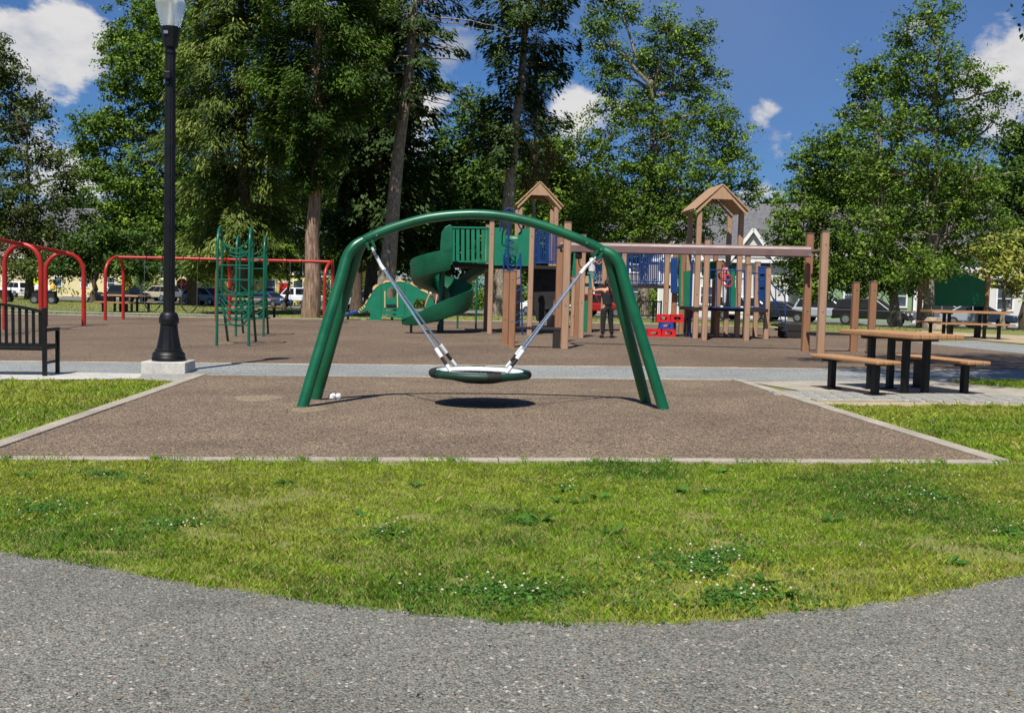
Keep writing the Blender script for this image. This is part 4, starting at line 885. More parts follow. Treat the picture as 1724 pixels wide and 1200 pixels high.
# ---------------------------------------------------------------- people
def skinned(name, verts, edges, radii, mat, parent, root=0, sub=1):
    me = bpy.data.meshes.new(name); me.from_pydata([tuple(v) for v in verts], edges, []); o = bpy.data.objects.new(name, me); col.objects.link(o); o.parent = parent
    md = o.modifiers.new('skin', 'SKIN')
    for i, r in enumerate(radii):
        sv = me.skin_vertices[0].data[i]; sv.radius = r if isinstance(r, tuple) else (r, r); sv.use_root = (i == root)
    md.use_smooth_shade = True
    if sub: o.modifiers.new('sub', 'SUBSURF').levels = sub; o.modifiers['sub'].render_levels = sub
    me.materials.append(MATS[mat]); return o
BASE = dict(pel=(0, 0, .95), spi=(0, 0, 1.12), che=(0, 0, 1.32), nec=(0, 0.005, 1.46), hea=(0, 0.02, 1.56), top=(0, 0.01, 1.655),
            sl=(-.165, 0, 1.40), el=(-.215, -.02, 1.13), wl=(-.225, .05, .90), sr=(.165, 0, 1.40), er=(.215, -.02, 1.13), wr=(.225, .05, .90),
            hl=(-.095, 0, .90), kl=(-.10, .015, .50), al=(-.105, -.01, .085), tl=(-.12, .13, .03), hr=(.095, 0, .90), kr=(.10, .015, .50), ar=(.105, -.01, .085), tr=(.12, .13, .03))
def person(label, loc, rz, height, pose, skin, hair, top, bottom, shoes='cloth_black', long_hair=False, straps=False):
    o = thing('person', label, 'person', loc, rz, None, True); s = height / 1.70; o.scale = (s, s, s)
    J = dict(BASE); J.update(pose); J = {k: Vector(v) for k, v in J.items()}
    V = []; E = []; R = []; idx = {}
    rad = dict(pel=(.135, .10), spi=(.115, .085), che=(.14, .10), nec=.05, hea=(.074, .088), top=(.058, .068), sl=.058, el=.04, wl=.028, sr=.058, er=.04, wr=.028, hl=.085, kl=.057, al=.036, tl=.028, hr=.085, kr=.057, ar=.036, tr=.028)
    for k in rad: idx[k] = len(V); V.append(J[k]); R.append(rad[k])
    for a, b_ in ('pel spi', 'spi che', 'che nec', 'nec hea', 'hea top', 'che sl', 'sl el', 'el wl', 'che sr', 'sr er', 'er wr', 'pel hl', 'hl kl', 'kl al', 'al tl', 'pel hr', 'hr kr', 'kr ar', 'ar tr') and [x.split() for x in ('pel spi', 'spi che', 'che nec', 'nec hea', 'hea top', 'che sl', 'sl el', 'el wl', 'che sr', 'sr er', 'er wr', 'pel hl', 'hl kl', 'kl al', 'al tl', 'pel hr', 'hr kr', 'kr ar', 'ar tr')]:
        E.append((idx[a], idx[b_]))
    for w, e in (('wl', 'el'), ('wr', 'er')):                # palm, four fingers and a thumb
        d = (J[w] - J[e]).normalized(); side = d.cross(Vector((0, 0, 1)));  side = side.normalized() if side.length > .1 else Vector((0, 1, 0)); curl = side.cross(d) * 0.35
        pi = len(V); V.append(J[w] + d * .055); R.append((.034, .02)); E.append((idx[w], pi))
        for k, ln in ((-1.5, .06), (-.5, .075), (.5, .07), (1.5, .055)):
            a = len(V); V.append(V[pi] + d * .035 + side * (k * .019)); R.append(.0095); E.append((pi, a)); b2 = len(V); V.append(V[a] + (d + curl) * ln * .8); R.append(.0075); E.append((a, b2))
        a = len(V); V.append(J[w] + d * .035 + side * .045); R.append(.011); E.append((pi, a)); b2 = len(V); V.append(V[a] + d * .04 + side * .012); R.append(.009); E.append((a, b2))
    body = skinned('body', V, E, R, skin, o, idx['pel'])
    def chain(name, ks, es, rs, mat, root=0): return skinned(name, [J[k] if isinstance(k, str) else k for k in ks], es, rs, mat, o, root)
    def mixv(a, b_, t): return J[a].lerp(J[b_], t)
    chain('top', ['spi', mixv('spi', 'pel', 1.1), 'che', mixv('che', 'nec', .45), mixv('che', 'sl', .85), mixv('che', 'sr', .85)] + ([] if straps else [mixv('sl', 'el', .5), mixv('sr', 'er', .5)]), [(0, 1), (0, 2), (2, 3), (2, 4), (2, 5)] + ([] if straps else [(4, 6), (5, 7)]),
          [(.165, .135), (.185, .155), (.185, .145), .085, .07 if straps else .09, .07 if straps else .09] + ([] if straps else [.072, .072]), top)
    chain('trousers', ['pel', 'hl', 'kl', mixv('kl', 'al', 1.0), 'hr', 'kr', mixv('kr', 'ar', 1.0), mixv('pel', 'spi', .35)], [(0, 1), (1, 2), (2, 3), (0, 4), (4, 5), (5, 6), (0, 7)], [(.18, .14), .118, .085, .066, .118, .085, .066, (.165, .13)], bottom)
    for a, t in (('al', 'tl'), ('ar', 'tr')): chain('shoe', [J[a] + Vector((0, -.03, -.035)), J[a] + Vector((0, .04, -.04)), J[t] + Vector((0, .01, .005))], [(0, 1), (1, 2)], [.062, .064, .05], shoes)
    h, tp = J['hea'], J['top']; fw = Vector((0, 1, 0)); pf = pose.get('_face')
    fw = Vector(pf).normalized() if pf else fw
    bm = bmesh.new(); bmesh.ops.create_icosphere(bm, subdivisions=3, radius=1.0); sdh = fw.cross(Vector((0, 0, 1))); low = -.75 if long_hair else -.45; rh = random.Random(int(height * 1000))
    for v_ in list(bm.verts):
        c0 = v_.co.copy()
        if (c0.y > .30 and c0.z < .45) or c0.z < low: bm.verts.remove(v_); continue
        k = 1 + rh.uniform(-.05, .07); v_.co = h + Vector((0, 0, .028)) - fw * .012 + (sdh * (c0.x * .090) + fw * (c0.y * .108) + Vector((0, 0, c0.z * .118))) * k
    hm = bpy.data.meshes.new('hair'); bm.to_mesh(hm); bm.free(); hm.materials.append(MATS[hair]); ho = bpy.data.objects.new('hair', hm); col.objects.link(ho); ho.parent = o; ho.modifiers.new('thickness', 'SOLIDIFY').thickness = .02
    if long_hair: MB().tube(bez([h - fw * .09 + Vector((0, 0, .03)), J['nec'] - fw * .12, J['che'] - fw * .13 + Vector((.03, 0, .02)), J['spi'] - fw * .13 + Vector((.05, 0, .10))], 4), [.03 + .012 * math.sin(math.pi * k / 12) - .022 * k / 12 for k in range(13)], 8).build('ponytail', hair, ho, True)
    sd = fw.cross(Vector((0, 0, 1))); f0 = h + fw * .078
    for x in (-.03, .03): MB().lathe(f0 + sd * x + Vector((0, 0, .012)) - fw * .006, [(.002, -.008), (.009, 0), (.002, .008)], 8).build('eye', 'cloth_black', o)
    MB().add([f0 + sd * -.014 - Vector((0, 0, .035)), f0 + sd * .014 - Vector((0, 0, .035)), f0 + Vector((0, 0, .01)), f0 + fw * .026 - Vector((0, 0, .03))], [(0, 1, 3), (1, 2, 3), (2, 0, 3), (0, 2, 1)]).build('nose', skin, o)
    MB().box(f0 - fw * .008 - Vector((0, 0, .055)), (.045, .02, .01)).build('mouth', 'strap_red', o)
    for x in (-.082, .082): MB().box(h + sd * x, (.014, .03, .045)).build('ear', skin, o, bevel=.006)
    if straps:
        for x in (-.07, .07): MB().tube([J['che'] + Vector((x, .085, .07)), J['che'] + Vector((x * .9, 0, .125)), J['che'] + Vector((x * .6, -.105, .02)), J['spi'] + Vector((0, -.10, .08))], .008, 6).build('strap', 'strap_red', o)
    return o
q = G(1021, 569.5); hW = (at(1020, 471, q.y).z - q.z)
person('woman in black top and trousers reaching one arm up to the child', (q.x, q.y, q.z + .012), math.radians(18), hW,
       dict(sl=(-.165, .02, 1.40), el=(-.40, .13, 1.36), wl=(-.43, .17, 1.62), sr=(.165, .02, 1.40), er=(.26, .16, 1.25), wr=(.22, .36, 1.40), hea=(-.02, .03, 1.56), top=(-.02, .02, 1.655), kl=(-.12, .0, .5), al=(-.14, -.03, .085), tl=(-.17, .10, .03), kr=(.12, .02, .5), ar=(.17, 0, .085), tr=(.20, .13, .03)),
       'skin_tan', 'hair_dark', 'cloth_black', 'cloth_black', long_hair=True, straps=True)
Yc = PP['p7'].y + 0.25; fz = zE
p = at(995, 500, Yc); hC = at(996, 424, Yc).z - fz
person('child with curly black hair in white shirt and teal leggings gripping the climber', (p.x, Yc, fz + .01), math.radians(-75), hC,
       dict(sl=(-.15, .02, 1.38), el=(-.24, .16, 1.20), wl=(-.2, .34, 1.36), er=(.24, .18, 1.20), wr=(.2, .36, 1.36), sr=(.15, .02, 1.38), hea=(0, .03, 1.55)), 'skin_brown', 'hair_dark', 'cloth_white', 'cloth_teal')
p = at(1214, 519, P14.y + 0.75); hK = at(1216, 428, P14.y + 0.75).z - zD
person('child in pink top standing behind the red steering wheel', (p.x, P14.y + 0.75, zD + .045), math.radians(170), hK * .86, dict(el=(-.22, .14, 1.16), wl=(-.14, .32, 1.2), er=(.22, .14, 1.16), wr=(.14, .32, 1.2)), 'skin_brown', 'hair_dark', 'cloth_pink', 'cloth_white')
q = G(735, 543); q.y = YD - 1.1; q.x = at(737, 520, q.y).x; q.z = gz(q.x, q.y)
person('adult in white shirt bending down behind the green spiral slide', tuple(q), math.radians(150), 1.62,
       dict(spi=(0, .10, 1.10), che=(0, .26, 1.24), nec=(0, .40, 1.30), hea=(0, .50, 1.32), top=(0, .58, 1.38), sl=(-.16, .28, 1.26), el=(-.20, .40, 1.02), wl=(-.20, .46, .80), sr=(.16, .28, 1.26), er=(.24, .38, 1.02), wr=(.30, .44, .78)), 'skin_tan', 'hair_dark', 'cloth_white', 'cloth_blue')
p = at(884, 446, YA + 0.7); hH = at(884, 376, YA + 0.7).z - zA
person('child with dark hair looking over the green entry panel on the upper deck', (p.x, YA + 0.7, zA + .03), math.radians(190), hH, {}, 'skin_brown', 'hair_dark', 'cloth_blue', 'cloth_black')

# ---------------------------------------------------------------- parked cars
def car(kind, colr, label, loc, rz, group='cars parked along the road'):
    o = thing('parked_car', label, 'car', loc, rz, group, True)
    if kind == 'sedan': Lc, Wc, Hc = 4.6, 1.8, 1.45; low = [(-2.3, .35), (-2.3, .72), (-2.2, .90), (-1.35, .97), (1.0, .93), (2.05, .80), (2.28, .62), (2.3, .35)]; cab = [(-1.75, .93), (-1.0, 1.40), (-.3, 1.45), (.35, 1.40), (1.25, .92)]
    elif kind == 'pickup': Lc, Wc, Hc = 5.6, 1.95, 1.85; low = [(-2.8, .55), (-2.8, 1.10), (-.55, 1.12), (1.15, 1.10), (2.6, 1.05), (2.78, .85), (2.8, .5)]; cab = [(-.55, 1.08), (-.42, 1.78), (.0, 1.84), (.75, 1.80), (1.45, 1.08)]
    elif kind == 'van': Lc, Wc, Hc = 5.0, 1.95, 1.75; low = [(-2.5, .4), (-2.5, .85), (-2.42, 1.0), (1.2, 1.0), (2.3, .86), (2.48, .65), (2.5, .4)]; cab = [(-2.42, .98), (-2.2, 1.62), (-1.6, 1.75), (.6, 1.72), (1.75, .97)]
    else: Lc, Wc, Hc = 4.7, 1.9, 1.72; low = [(-2.35, .42), (-2.35, .9), (-2.28, 1.03), (1.1, 1.02), (2.15, .95), (2.33, .75), (2.35, .42)]; cab = [(-2.24, 1.0), (-1.98, 1.60), (-1.4, 1.72), (.3, 1.70), (1.28, 1.0)]
    hw = Wc / 2
    MB().prism([(x, -hw, z) for x, z in low], (0, Wc, 0)).build('body', 'car_' + colr, o, bevel=0.09)
    mb = MB(); n = len(cab); zt = max(z for _, z in cab); zb0 = min(z for _, z in cab)
    vs = [(x, s * (hw - .06 - .17 * (z - zb0) / (zt - zb0)), z) for s in (-1, 1) for x, z in cab]
    mb.add(vs, [tuple(range(n)), tuple(range(n, 2 * n))[::-1]] + [(i, (i + 1) % n, (i + 1) % n + n, i + n) for i in range(n)]); mb.build('cabin', 'car_' + colr, o, bevel=0.05)
    def inset(pts, s, name):                                # side glass just proud of the cabin wall
        q = []
        for x, z in pts:
            y = hw - .06 - .17 * (z - zb0) / (zt - zb0) + .006; q.append((x, s * y, z))
        MB().prism(q, (0, s * .012, 0)).build(name, 'car_glass', o)
    x0, x1 = cab[0][0], cab[-1][0]; zl_, zh_ = zb0 + .07, zt - .10
    def xat(i, z): (xa, za), (xb, zb1) = cab[i], cab[i + 1]; return xa + (xb - xa) * (z - za) / (zb1 - za + 1e-6)
    xr0, xr1 = xat(0, zl_) + .12, min(xat(0, zh_) + .14, cab[1][0] + .3); xf0, xf1 = xat(n - 2, zl_) - .14, xat(n - 2, zh_) - .12
    splits = [0, .5, 1] if kind in ('sedan', 'pickup') else [0, .33, .66, 1]
    for s in (-1, 1):
        for i in range(len(splits) - 1):
            a, b2 = splits[i], splits[i + 1]; g = .03
            inset([(xr0 + (xf0 - xr0) * a + g, zl_), (xr0 + (xf0 - xr0) * b2 - g, zl_), (xr1 + (xf1 - xr1) * b2 - g, zh_), (xr1 + (xf1 - xr1) * a + g, zh_)], s, 'side_window')
    for i, nm in ((n - 2, 'windscreen'), (0, 'rear_window')):
        sg_ = 1 if i else -1; p0 = Vector((xat(i, zl_), 0, zl_)); p1 = Vector((xat(i, zh_), 0, zh_)); w0, w1 = hw - .17, hw - .30; off = Vector((sg_ * .014, 0, .008))
        MB().prism([p0 + off + Vector((0, -w0, 0)), p0 + off + Vector((0, w0, 0)), p1 + off + Vector((0, w1, 0)), p1 + off + Vector((0, -w1, 0))], Vector((sg_ * .01, 0, .006))).build(nm, 'car_glass', o)
    for x in (-Lc * .31, Lc * .31):
        for s in (-1, 1):
            wr_ = .36 if kind != 'sedan' else .32; w_ = MB().tube([(x, s * (hw - .2), wr_), (x, s * (hw + .012), wr_)], wr_, 20).build('wheel', 'black_rubber', o, True)
            MB().tube([(x, s * (hw + .013), wr_), (x, s * (hw + .028), wr_)], wr_ * .62, 14).build('rim', 'steel', w_, True)
    for s in (-1, 1):
        MB().box((Lc / 2 - .05, s * (hw - .28), .74), (.12, .34, .16)).build('headlight', 'head_lamp', o, bevel=.03); MB().box((-Lc / 2 + .03, s * (hw - .22), .82), (.1, .22, .24)).build('tail_light', 'sign_red', o, bevel=.02)
    for sx in (-1, 1): MB().box((sx * (Lc / 2 - .02), 0, .47), (.16, Wc * .92, .2)).build('bumper', 'car_' + colr if kind != 'pickup' else 'steel', o, bevel=.04)
    MB().box((Lc / 2 - .01, 0, .66), (.06, .9, .14)).build('grille', 'black_iron', o)
    return o
RA = math.atan2(-0.6, 1.0)                              # the road's direction, towards the right
for px, off, kind, c, flip, lab in ((24, 3.2, 'suv', 'white', 1, 'white estate SUV parked at the far left behind the red arch swing'), (216, 3.3, 'suv', 'navy', 0, 'dark navy SUV parked behind the left picnic table'), (268, -3.0, 'suv', 'tan', 1, 'tan SUV parked just left of the lamp post'),
        (347, 3.0, 'van', 'silver', 0, 'silver minivan parked between the lamp post and the loop climber'), (452, 3.1, 'sedan', 'blue', 0, 'blue sedan parked behind the loop climber'), (500, -2.2, 'pickup', 'white', 1, 'white pickup truck parked left of the cedar trunk'), (300, -3.2, 'pickup', 'grey', 0, 'grey pickup half hidden behind the lamp post'),
        (598, 3.0, 'suv', 'silver', 0, 'silver car half hidden by the left legs of the arch swing'), (922, 3.0, 'sedan', 'white', 0, 'white sedan seen under the upper play deck'), (1018, 3.0, 'suv', 'red', 0, 'red SUV parked behind the woman'), (1262, 3.0, 'van', 'white', 0, 'white van seen under the lower deck'),
        (1316, 3.1, 'sedan', 'black', 0, 'black sedan behind the blue stair rails'), (1396, 3.0, 'suv', 'silver', 0, 'silver SUV right of the tall track ride posts'), (1470, 7.2, 'suv', 'black', 0, 'black SUV behind the pair of short brown posts'), (1598, 3.0, 'sedan', 'grey', 0, 'grey sedan under the green sign board'), (1650, 3.2, 'sedan', 'silver', 0, 'silver sedan at the right below the sign board')):
    p = on_road(px, off); car(kind, c, lab, (p.x, p.y, p.z + .055), RA + (math.pi if flip else 0))

# ---------------------------------------------------------------- road signs, hydrant, boulders, carts
def pole_sign(label, name, px, py, off, shape, mat, h=2.4, n=1):
    p = on_road(px, off); o = thing(name, label, 'road sign', tuple(p), 0, None, True); zc = at(px, py, p.y).z - p.z
    MB().tube([(0, .03, -.1), (0, .03, zc + .35)], .035, 8).build('pole', 'steel', o)
    k = {'diamond': 4, 'octagon': 8}[shape]; r = .55
    for i in range(n):
        rr = r if i == 0 else .34; zz0 = zc - i * .95; a0 = 0 if shape == 'diamond' else math.pi / 8
        pl_ = MB().prism([(rr * math.cos(a0 + 2 * math.pi * j / k), -.02, zz0 + rr * math.sin(a0 + 2 * math.pi * j / k)) for j in range(k)], (0, .02, 0)).build('plate', mat, o)
        if shape == 'diamond' and i == 0:                    # walking figure symbol
            MB().lathe((0, -.026, zz0 + .2), [(.01, -.05), (.06, 0), (.01, .05)], 10).build('symbol', 'black_iron', pl_)
            for a, b2 in (((0, .13), (-.02, -.05)), ((-.02, -.05), (-.14, -.26)), ((-.02, -.05), (.12, -.26)), ((0, .1), (-.14, -.02)), ((0, .1), (.13, .0))): MB().beam((a[0], -.03, zz0 + a[1]), (b2[0], -.03, zz0 + b2[1]), .05, .02, (0, 1, 0)).build('symbol', 'black_iron', pl_)
    if shape == 'octagon':
        cu = bpy.data.curves.new('lettering', 'FONT'); cu.body = 'STOP'; cu.size = .42; cu.align_x = 'CENTER'; cu.align_y = 'CENTER'; cu.extrude = .004
        tmp = bpy.data.objects.new('lettering', cu); col.objects.link(tmp); dg = bpy.context.evaluated_depsgraph_get(); me = bpy.data.meshes.new_from_object(tmp.evaluated_get(dg)); bpy.data.objects.remove(tmp)
        me.materials.clear(); me.materials.append(MATS['trim_white']); t = bpy.data.objects.new('lettering', me); col.objects.link(t); t.parent = o; t.location = (0, -.03, zc); t.rotation_euler = (math.pi / 2, 0, 0)
        MB().prism([(.6 * math.cos(math.pi / 8 + j * math.pi / 4), 0, zc + .6 * math.sin(math.pi / 8 + j * math.pi / 4)) for j in range(8)], (0, .012, 0)).build('white_border', 'trim_white', o)
pole_sign('yellow diamond pedestrian sign with a small plate left of the lamp post', 'pedestrian_sign', 213, 469, 8.5, 'diamond', 'sign_yellow', n=2)
pole_sign('yellow diamond sign behind the leg of the red arch swing', 'warning_sign', 61, 472, 5.6, 'diamond', 'sign_yellow', n=1)
pole_sign('red octagonal stop sign right of the lamp post', 'stop_sign', 306.5, 478.5, 5.2, 'octagon', 'sign_red')
p = on_road(304, 5.8); o = thing('fire_hydrant', 'yellow fire hydrant at the foot of the stop sign', 'hydrant', tuple(p), 0, None, True)
MB().lathe((0, 0, 0), [(.2, 0), (.2, .06), (.15, .08), (.14, .6), (.19, .62), (.19, .68), (.14, .78), (.04, .88)], 14).build('barrel', 'hydrant_yellow', o, True)
for s in (-1, 1): MB().tube([(s * .1, 0, .48), (s * .26, 0, .48)], .07, 8).build('nozzle', 'hydrant_yellow', o)
p = on_road(238, 9.0); o = thing('white_post', 'tall white utility post left of the lamp post', 'post', tuple(p), 0, None, True); MB().lathe((0, 0, 0), [(.16, -.1), (.14, 1.5), (.11, 3.3), (.14, 3.32), (.1, 3.42)], 10).build('shaft', 'trim_white', o, True)
MB().box((-.1, 0, 3.2), (.6, .2, .3)).build('box', 'trim_white', o)
def boulder(label, x, y, r, z=None, seed=1):
    rr = random.Random(seed); bm = bmesh.new(); bmesh.ops.create_icosphere(bm, subdivisions=2, radius=1.0)
    for v_ in bm.verts:
        k = 1 + rr.uniform(-.16, .16); v_.co = Vector((v_.co.x * k * r[0], v_.co.y * k * r[1], max(-.15, v_.co.z) * k * r[2]))
    me = bpy.data.meshes.new('boulder'); bm.to_mesh(me); bm.free(); me.materials.append(MATS['boulder']); o = bpy.data.objects.new('boulder', me); col.objects.link(o); o.location = (x, y, gz(x, y)); tag(o, label, 'boulder')
p = on_road(171, 9); boulder('rounded pinkish boulder left of the left picnic table', p.x, p.y, (1.3, .9, 1.0), seed=3)
p = G(1576, 555); boulder('small grey boulder at the foot of the tree by the sign board', p.x, p.y + .3, (.45, .35, .5), seed=5)
def cart(label, px, py):
    q = G(px, py); o = thing('pull_cart', label, 'cart', tuple(q), math.radians(8), 'carts on the far grass', True); W = 1.35
    MB().box((0, 0, .55), (W, .7, .42)).build('tub', 'black_rubber', o, bevel=.03); MB().box((0, 0, .78), (W + .08, .76, .05)).build('rim', 'black_iron', o)
    for x in (-W * .38, W * .38):
        for y in (-.36, .36):
            w_ = MB().tube([(x, y - .05, .26), (x, y + .05, .26)], .26, 18).build('wheel', 'black_rubber', o, True); MB().tube([(x, y - .06, .26), (x, y - .052, .26)], .16, 12).build('rim', 'steel', w_, True)
    MB().tube([(W / 2 + .02, 0, .3), (W / 2 + .05, 0, 1.5)], .025, 8).build('handle', 'black_iron', o)
    return o
ct = cart('black wheeled cart loaded with white bags behind the red arch', 75, 511.5); cart('black wheeled cart cut off by the left picture edge', -1, 509)
for i, (x, z, m_) in enumerate(((-.42, .98, 'cloth_white'), (-.05, 1.0, 'cloth_white'), (.32, .96, 'cloth_white'), (.52, 1.05, 'hydrant_yellow'))):
    mb = MB().lathe((0, 0, 0), [(.10, -.17), (.17, -.10), (.16, .08), (.09, .17), (.05, .2)], 12); q = ct.location
    o = mb.build('bag', m_, None, True); o.location = (q.x + x, q.y - .04, q.z + z); o.scale = (1, 1, 1.1)
    tag(o, ('leftmost white bag in the black cart', 'middle white bag in the black cart', 'right white bag in the black cart', 'yellow bag at the right end of the black cart')[i], 'bag', 'bags in the cart')
# black iron fence behind the bridge
q0, q1 = G(1062, 541), G(1112, 543); o = thing('iron_fence', 'low black iron picket fence under the blue bridge', 'fence', tuple(q0), local=False)
ztop = at(1085, 507, q0.y).z; zlo = at(1085, 531, q0.y).z
for z in (ztop, zlo): MB().beam((q0.x, q0.y, z), (q1.x, q1.y, z), .04, .05).build('rail', 'black_iron', o)
for k in range(15): p = q0.lerp(q1, k / 14); MB().beam((p.x, p.y, zlo), (p.x, p.y, ztop), .02, .02, (0, 1, 0)).build('picket', 'black_iron', o)
for k in (0, .75, .85, 1): p = q0.lerp(q1, k); MB().beam((p.x, p.y, p.z - .05), (p.x, p.y, ztop + .05), .07, .07, (0, 1, 0)).build('post', 'black_iron', o)

# ---------------------------------------------------------------- houses beyond the road
def house(label, px, off, W, D, wall_h, roof_h, wall, roofm, rz, wins, gable_front=True, door=None, dormer=()):
    p = on_road(px, -off); o = thing('house', label, 'house', (p.x, p.y, p.z - .05), rz, 'houses beyond the road', True)
    hw, hd = W / 2, D / 2
    MB().box((0, 0, wall_h / 2), (W, D, wall_h)).build('wall', wall, o)
    e = .5; zr = wall_h + roof_h
    if gable_front:
        MB().prism([(-hw, -hd, wall_h), (hw, -hd, wall_h), (0, -hd, zr - .12)], (0, D, 0)).build('gable', wall, o)
        rf = None
        for s in (-1, 1):
            sl_ = roof_h / hw; x1 = s * (hw + e); z1_ = zr - sl_ * (hw + e)
            mb = MB().prism([(0, -hd - e, zr), (x1, -hd - e, z1_), (x1, hd + e, z1_), (0, hd + e, zr)], (0, 0, .18)); rf = mb.build('roof', roofm, o)
            MB().beam((0, -hd - e - .03, zr + .02), (x1, -hd - e - .03, z1_ + .02), .06, .28).build('barge_board', 'trim_white', rf)
    else:
        for s in (-1, 1):
            y1 = s * (hd + e); z1_ = zr - roof_h / hd * (hd + e); rf = MB().prism([(-hw - e, 0, zr), (-hw - e, y1, z1_), (hw + e, y1, z1_), (hw + e, 0, zr)], (0, 0, .18)).build('roof', roofm, o)
            if s < 0: MB().box((0, y1 - .03, z1_ + .05), (W + 2 * e, .06, .26)).build('eave_board', 'trim_white', rf)
        for s in (-1, 1): MB().prism([(s * (hw - .01), -hd, wall_h), (s * (hw - .01), hd, wall_h), (s * (hw - .01), 0, zr - .1)], (s * -.1, 0, 0)).build('gable', wall, o)
    for (dx, dw, dh) in dormer:                             # small front gables with white trim
        zb1 = wall_h - .2; dm = MB().prism([(dx - dw / 2, -hd - .3, zb1), (dx + dw / 2, -hd - .3, zb1), (dx, -hd - .3, zb1 + dh)], (0, D * .4, 0)).build('front_gable', wall, o)
        for s in (-1, 1):
            MB().prism([(dx, -hd - .6, zb1 + dh + .1), (dx + s * (dw / 2 + .3), -hd - .6, zb1 - .15), (dx + s * (dw / 2 + .3), -hd + D * .4, zb1 - .15), (dx, -hd + D * .4, zb1 + dh + .1)], (0, 0, .15)).build('gable_roof', roofm, dm)
            MB().beam((dx, -hd - .63, zb1 + dh + .12), (dx + s * (dw / 2 + .3), -hd - .63, zb1 - .12), .06, .26).build('barge_board', 'trim_white', dm)
    for s in (-1, 1): MB().box((s * (hw + .01), -hd - .02, wall_h / 2), (.16, .12, wall_h)).build('corner_board', 'trim_white', o)
    for (x, z, w, h) in wins:
        f = MB(); t = .12; y = -hd - .03
        f.box((x, y, z + h / 2 + t / 2), (w + 2 * t, .08, t)).box((x, y, z - h / 2 - t / 2), (w + 2 * t, .1, t)).box((x - w / 2 - t / 2, y, z), (t, .08, h)).box((x + w / 2 + t / 2, y, z), (t, .08, h)).box((x, y, z), (w, .05, .06))
        wn_ = f.build('window', 'trim_white', o); MB().box((x, -hd - .012, z + h / 4), (w, .02, h / 2 - .03)).build('pane', 'window_glass', wn_); MB().box((x, -hd - .01, z - h / 4), (w, .02, h / 2 - .03)).build('pane', 'window_glass', wn_)
    if door: x, w, h = door; dd = MB().box((x, -hd - .03, h / 2 + .3), (w, .06, h)).build('door', 'sign_red', o); MB().box((x, -hd - .02, h + .42), (w + .4, .1, .2)).build('door_frame', 'trim_white', dd)
    return o
grid = lambda xs, zs, w=.95, h=1.5: [(x, z, w, h) for x in xs for z in zs]
house('tall pale house with grey gabled roof left of the lamp post', 100, 16, 11, 12, 7.2, 4.6, 'siding_white', 'shingle_grey', .25, grid((-3.2, 0, 3.2), (2.0, 5.0)), False)
house('long cream house with a row of windows behind the left trees', 185, 12, 26, 10, 4.9, 2.0, 'siding_cream', 'shingle_brown', -.15, grid((-11, -7.5, -4, -.5, 3, 6.5, 10), (1.9, 3.8), .9, 1.1), False, door=(5, 1.1, 2.2))
house('low red barn-like house at the far left', 18, 10, 12, 9, 3.6, 3.4, 'siding_red', 'siding_red', .1, grid((-3, 3), (1.9,)), False)
house('yellow house glimpsed left of the cedar trunk', 500, 12, 14, 9, 5.2, 3.5, 'siding_yellow', 'shingle_grey', -.1, grid((-4.5, -1.5, 1.5, 4.5), (1.9, 4.0)), False, door=(0, 1.1, 2.1))
house('beige clapboard house with steep gable seen through the blue bridge', 1086, 13, 10, 11, 5.6, 2.6, 'siding_beige', 'shingle_grey', -.35, grid((-2.8, .4, 3.2), (2.0, 4.4), .95, 1.3), False, door=(-.6, 1.0, 2.1))
house('white house with broad grey gabled roof behind the second tower', 1248, 9, 10.5, 11, 4.9, 4.4, 'siding_white', 'shingle_grey', -.5, grid((-3.4, -1.2, 1.2, 3.4), (1.8, 4.0), .9, 1.3), False, dormer=((-3.2, 3.0, 2.2), (2.6, 3.0, 2.2)))
house('white house with paired windows right of the blue stairs', 1330, 12, 13, 9, 4.8, 3.2, 'siding_white', 'shingle_brown', -.45, grid((-5, -3.6, -.7, .7, 3.6, 5), (2.0,), .9, 1.7), False)
house('pale green house behind the trees at the right', 1530, 10, 12, 9, 5.4, 3.6, 'siding_green', 'shingle_grey', -.5, grid((-3.5, 0, 3.5), (2.0, 4.2)), False)
house('white house at the far right edge beyond the sign board', 1700, 9, 12, 9, 5.6, 3.6, 'siding_white', 'shingle_grey', -.5, grid((-3.5, 0, 3.5), (2.0, 4.3)), False)

# ---------------------------------------------------------------- trees and shrubs
def leafmesh(name, cen, nrm, length, width, tone, mat, parent, org, up=None, tipdrop=0.0):
    N = len(cen); rng = np.random.default_rng(N)
    a = np.cross(nrm, rng.normal(size=(N, 3))) if up is None else up
    a /= np.linalg.norm(a, axis=1)[:, None] + 1e-9; b2 = np.cross(nrm, a); b2 /= np.linalg.norm(b2, axis=1)[:, None] + 1e-9
    L = length[:, None] / 2; W = width[:, None] / 2
    v = np.empty((N, 4, 3)); v[:, 0] = cen - a * L; v[:, 1] = cen + b2 * W + a * L * 0.1; v[:, 2] = cen + a * L; v[:, 3] = cen - b2 * W + a * L * 0.1
    v[:, 2, 2] -= tipdrop * length; v -= np.array(org)
    me = bpy.data.meshes.new(name); me.vertices.add(N * 4); me.vertices.foreach_set('co', v.reshape(-1).astype(np.float32))
    me.loops.add(N * 4); me.loops.foreach_set('vertex_index', np.arange(N * 4, dtype=np.int32)); me.polygons.add(N)
    me.polygons.foreach_set('loop_start', np.arange(0, N * 4, 4, dtype=np.int32)); me.polygons.foreach_set('loop_total', np.full(N, 4, dtype=np.int32))
    at_ = me.attributes.new('tone', 'FLOAT', 'POINT'); at_.data.foreach_set('value', np.repeat(np.clip(tone, 0, 1), 4).astype(np.float32))
    me.update(calc_edges=True); me.materials.append(MATS[mat]); o = bpy.data.objects.new(name, me); col.objects.link(o); o.parent = parent; return o
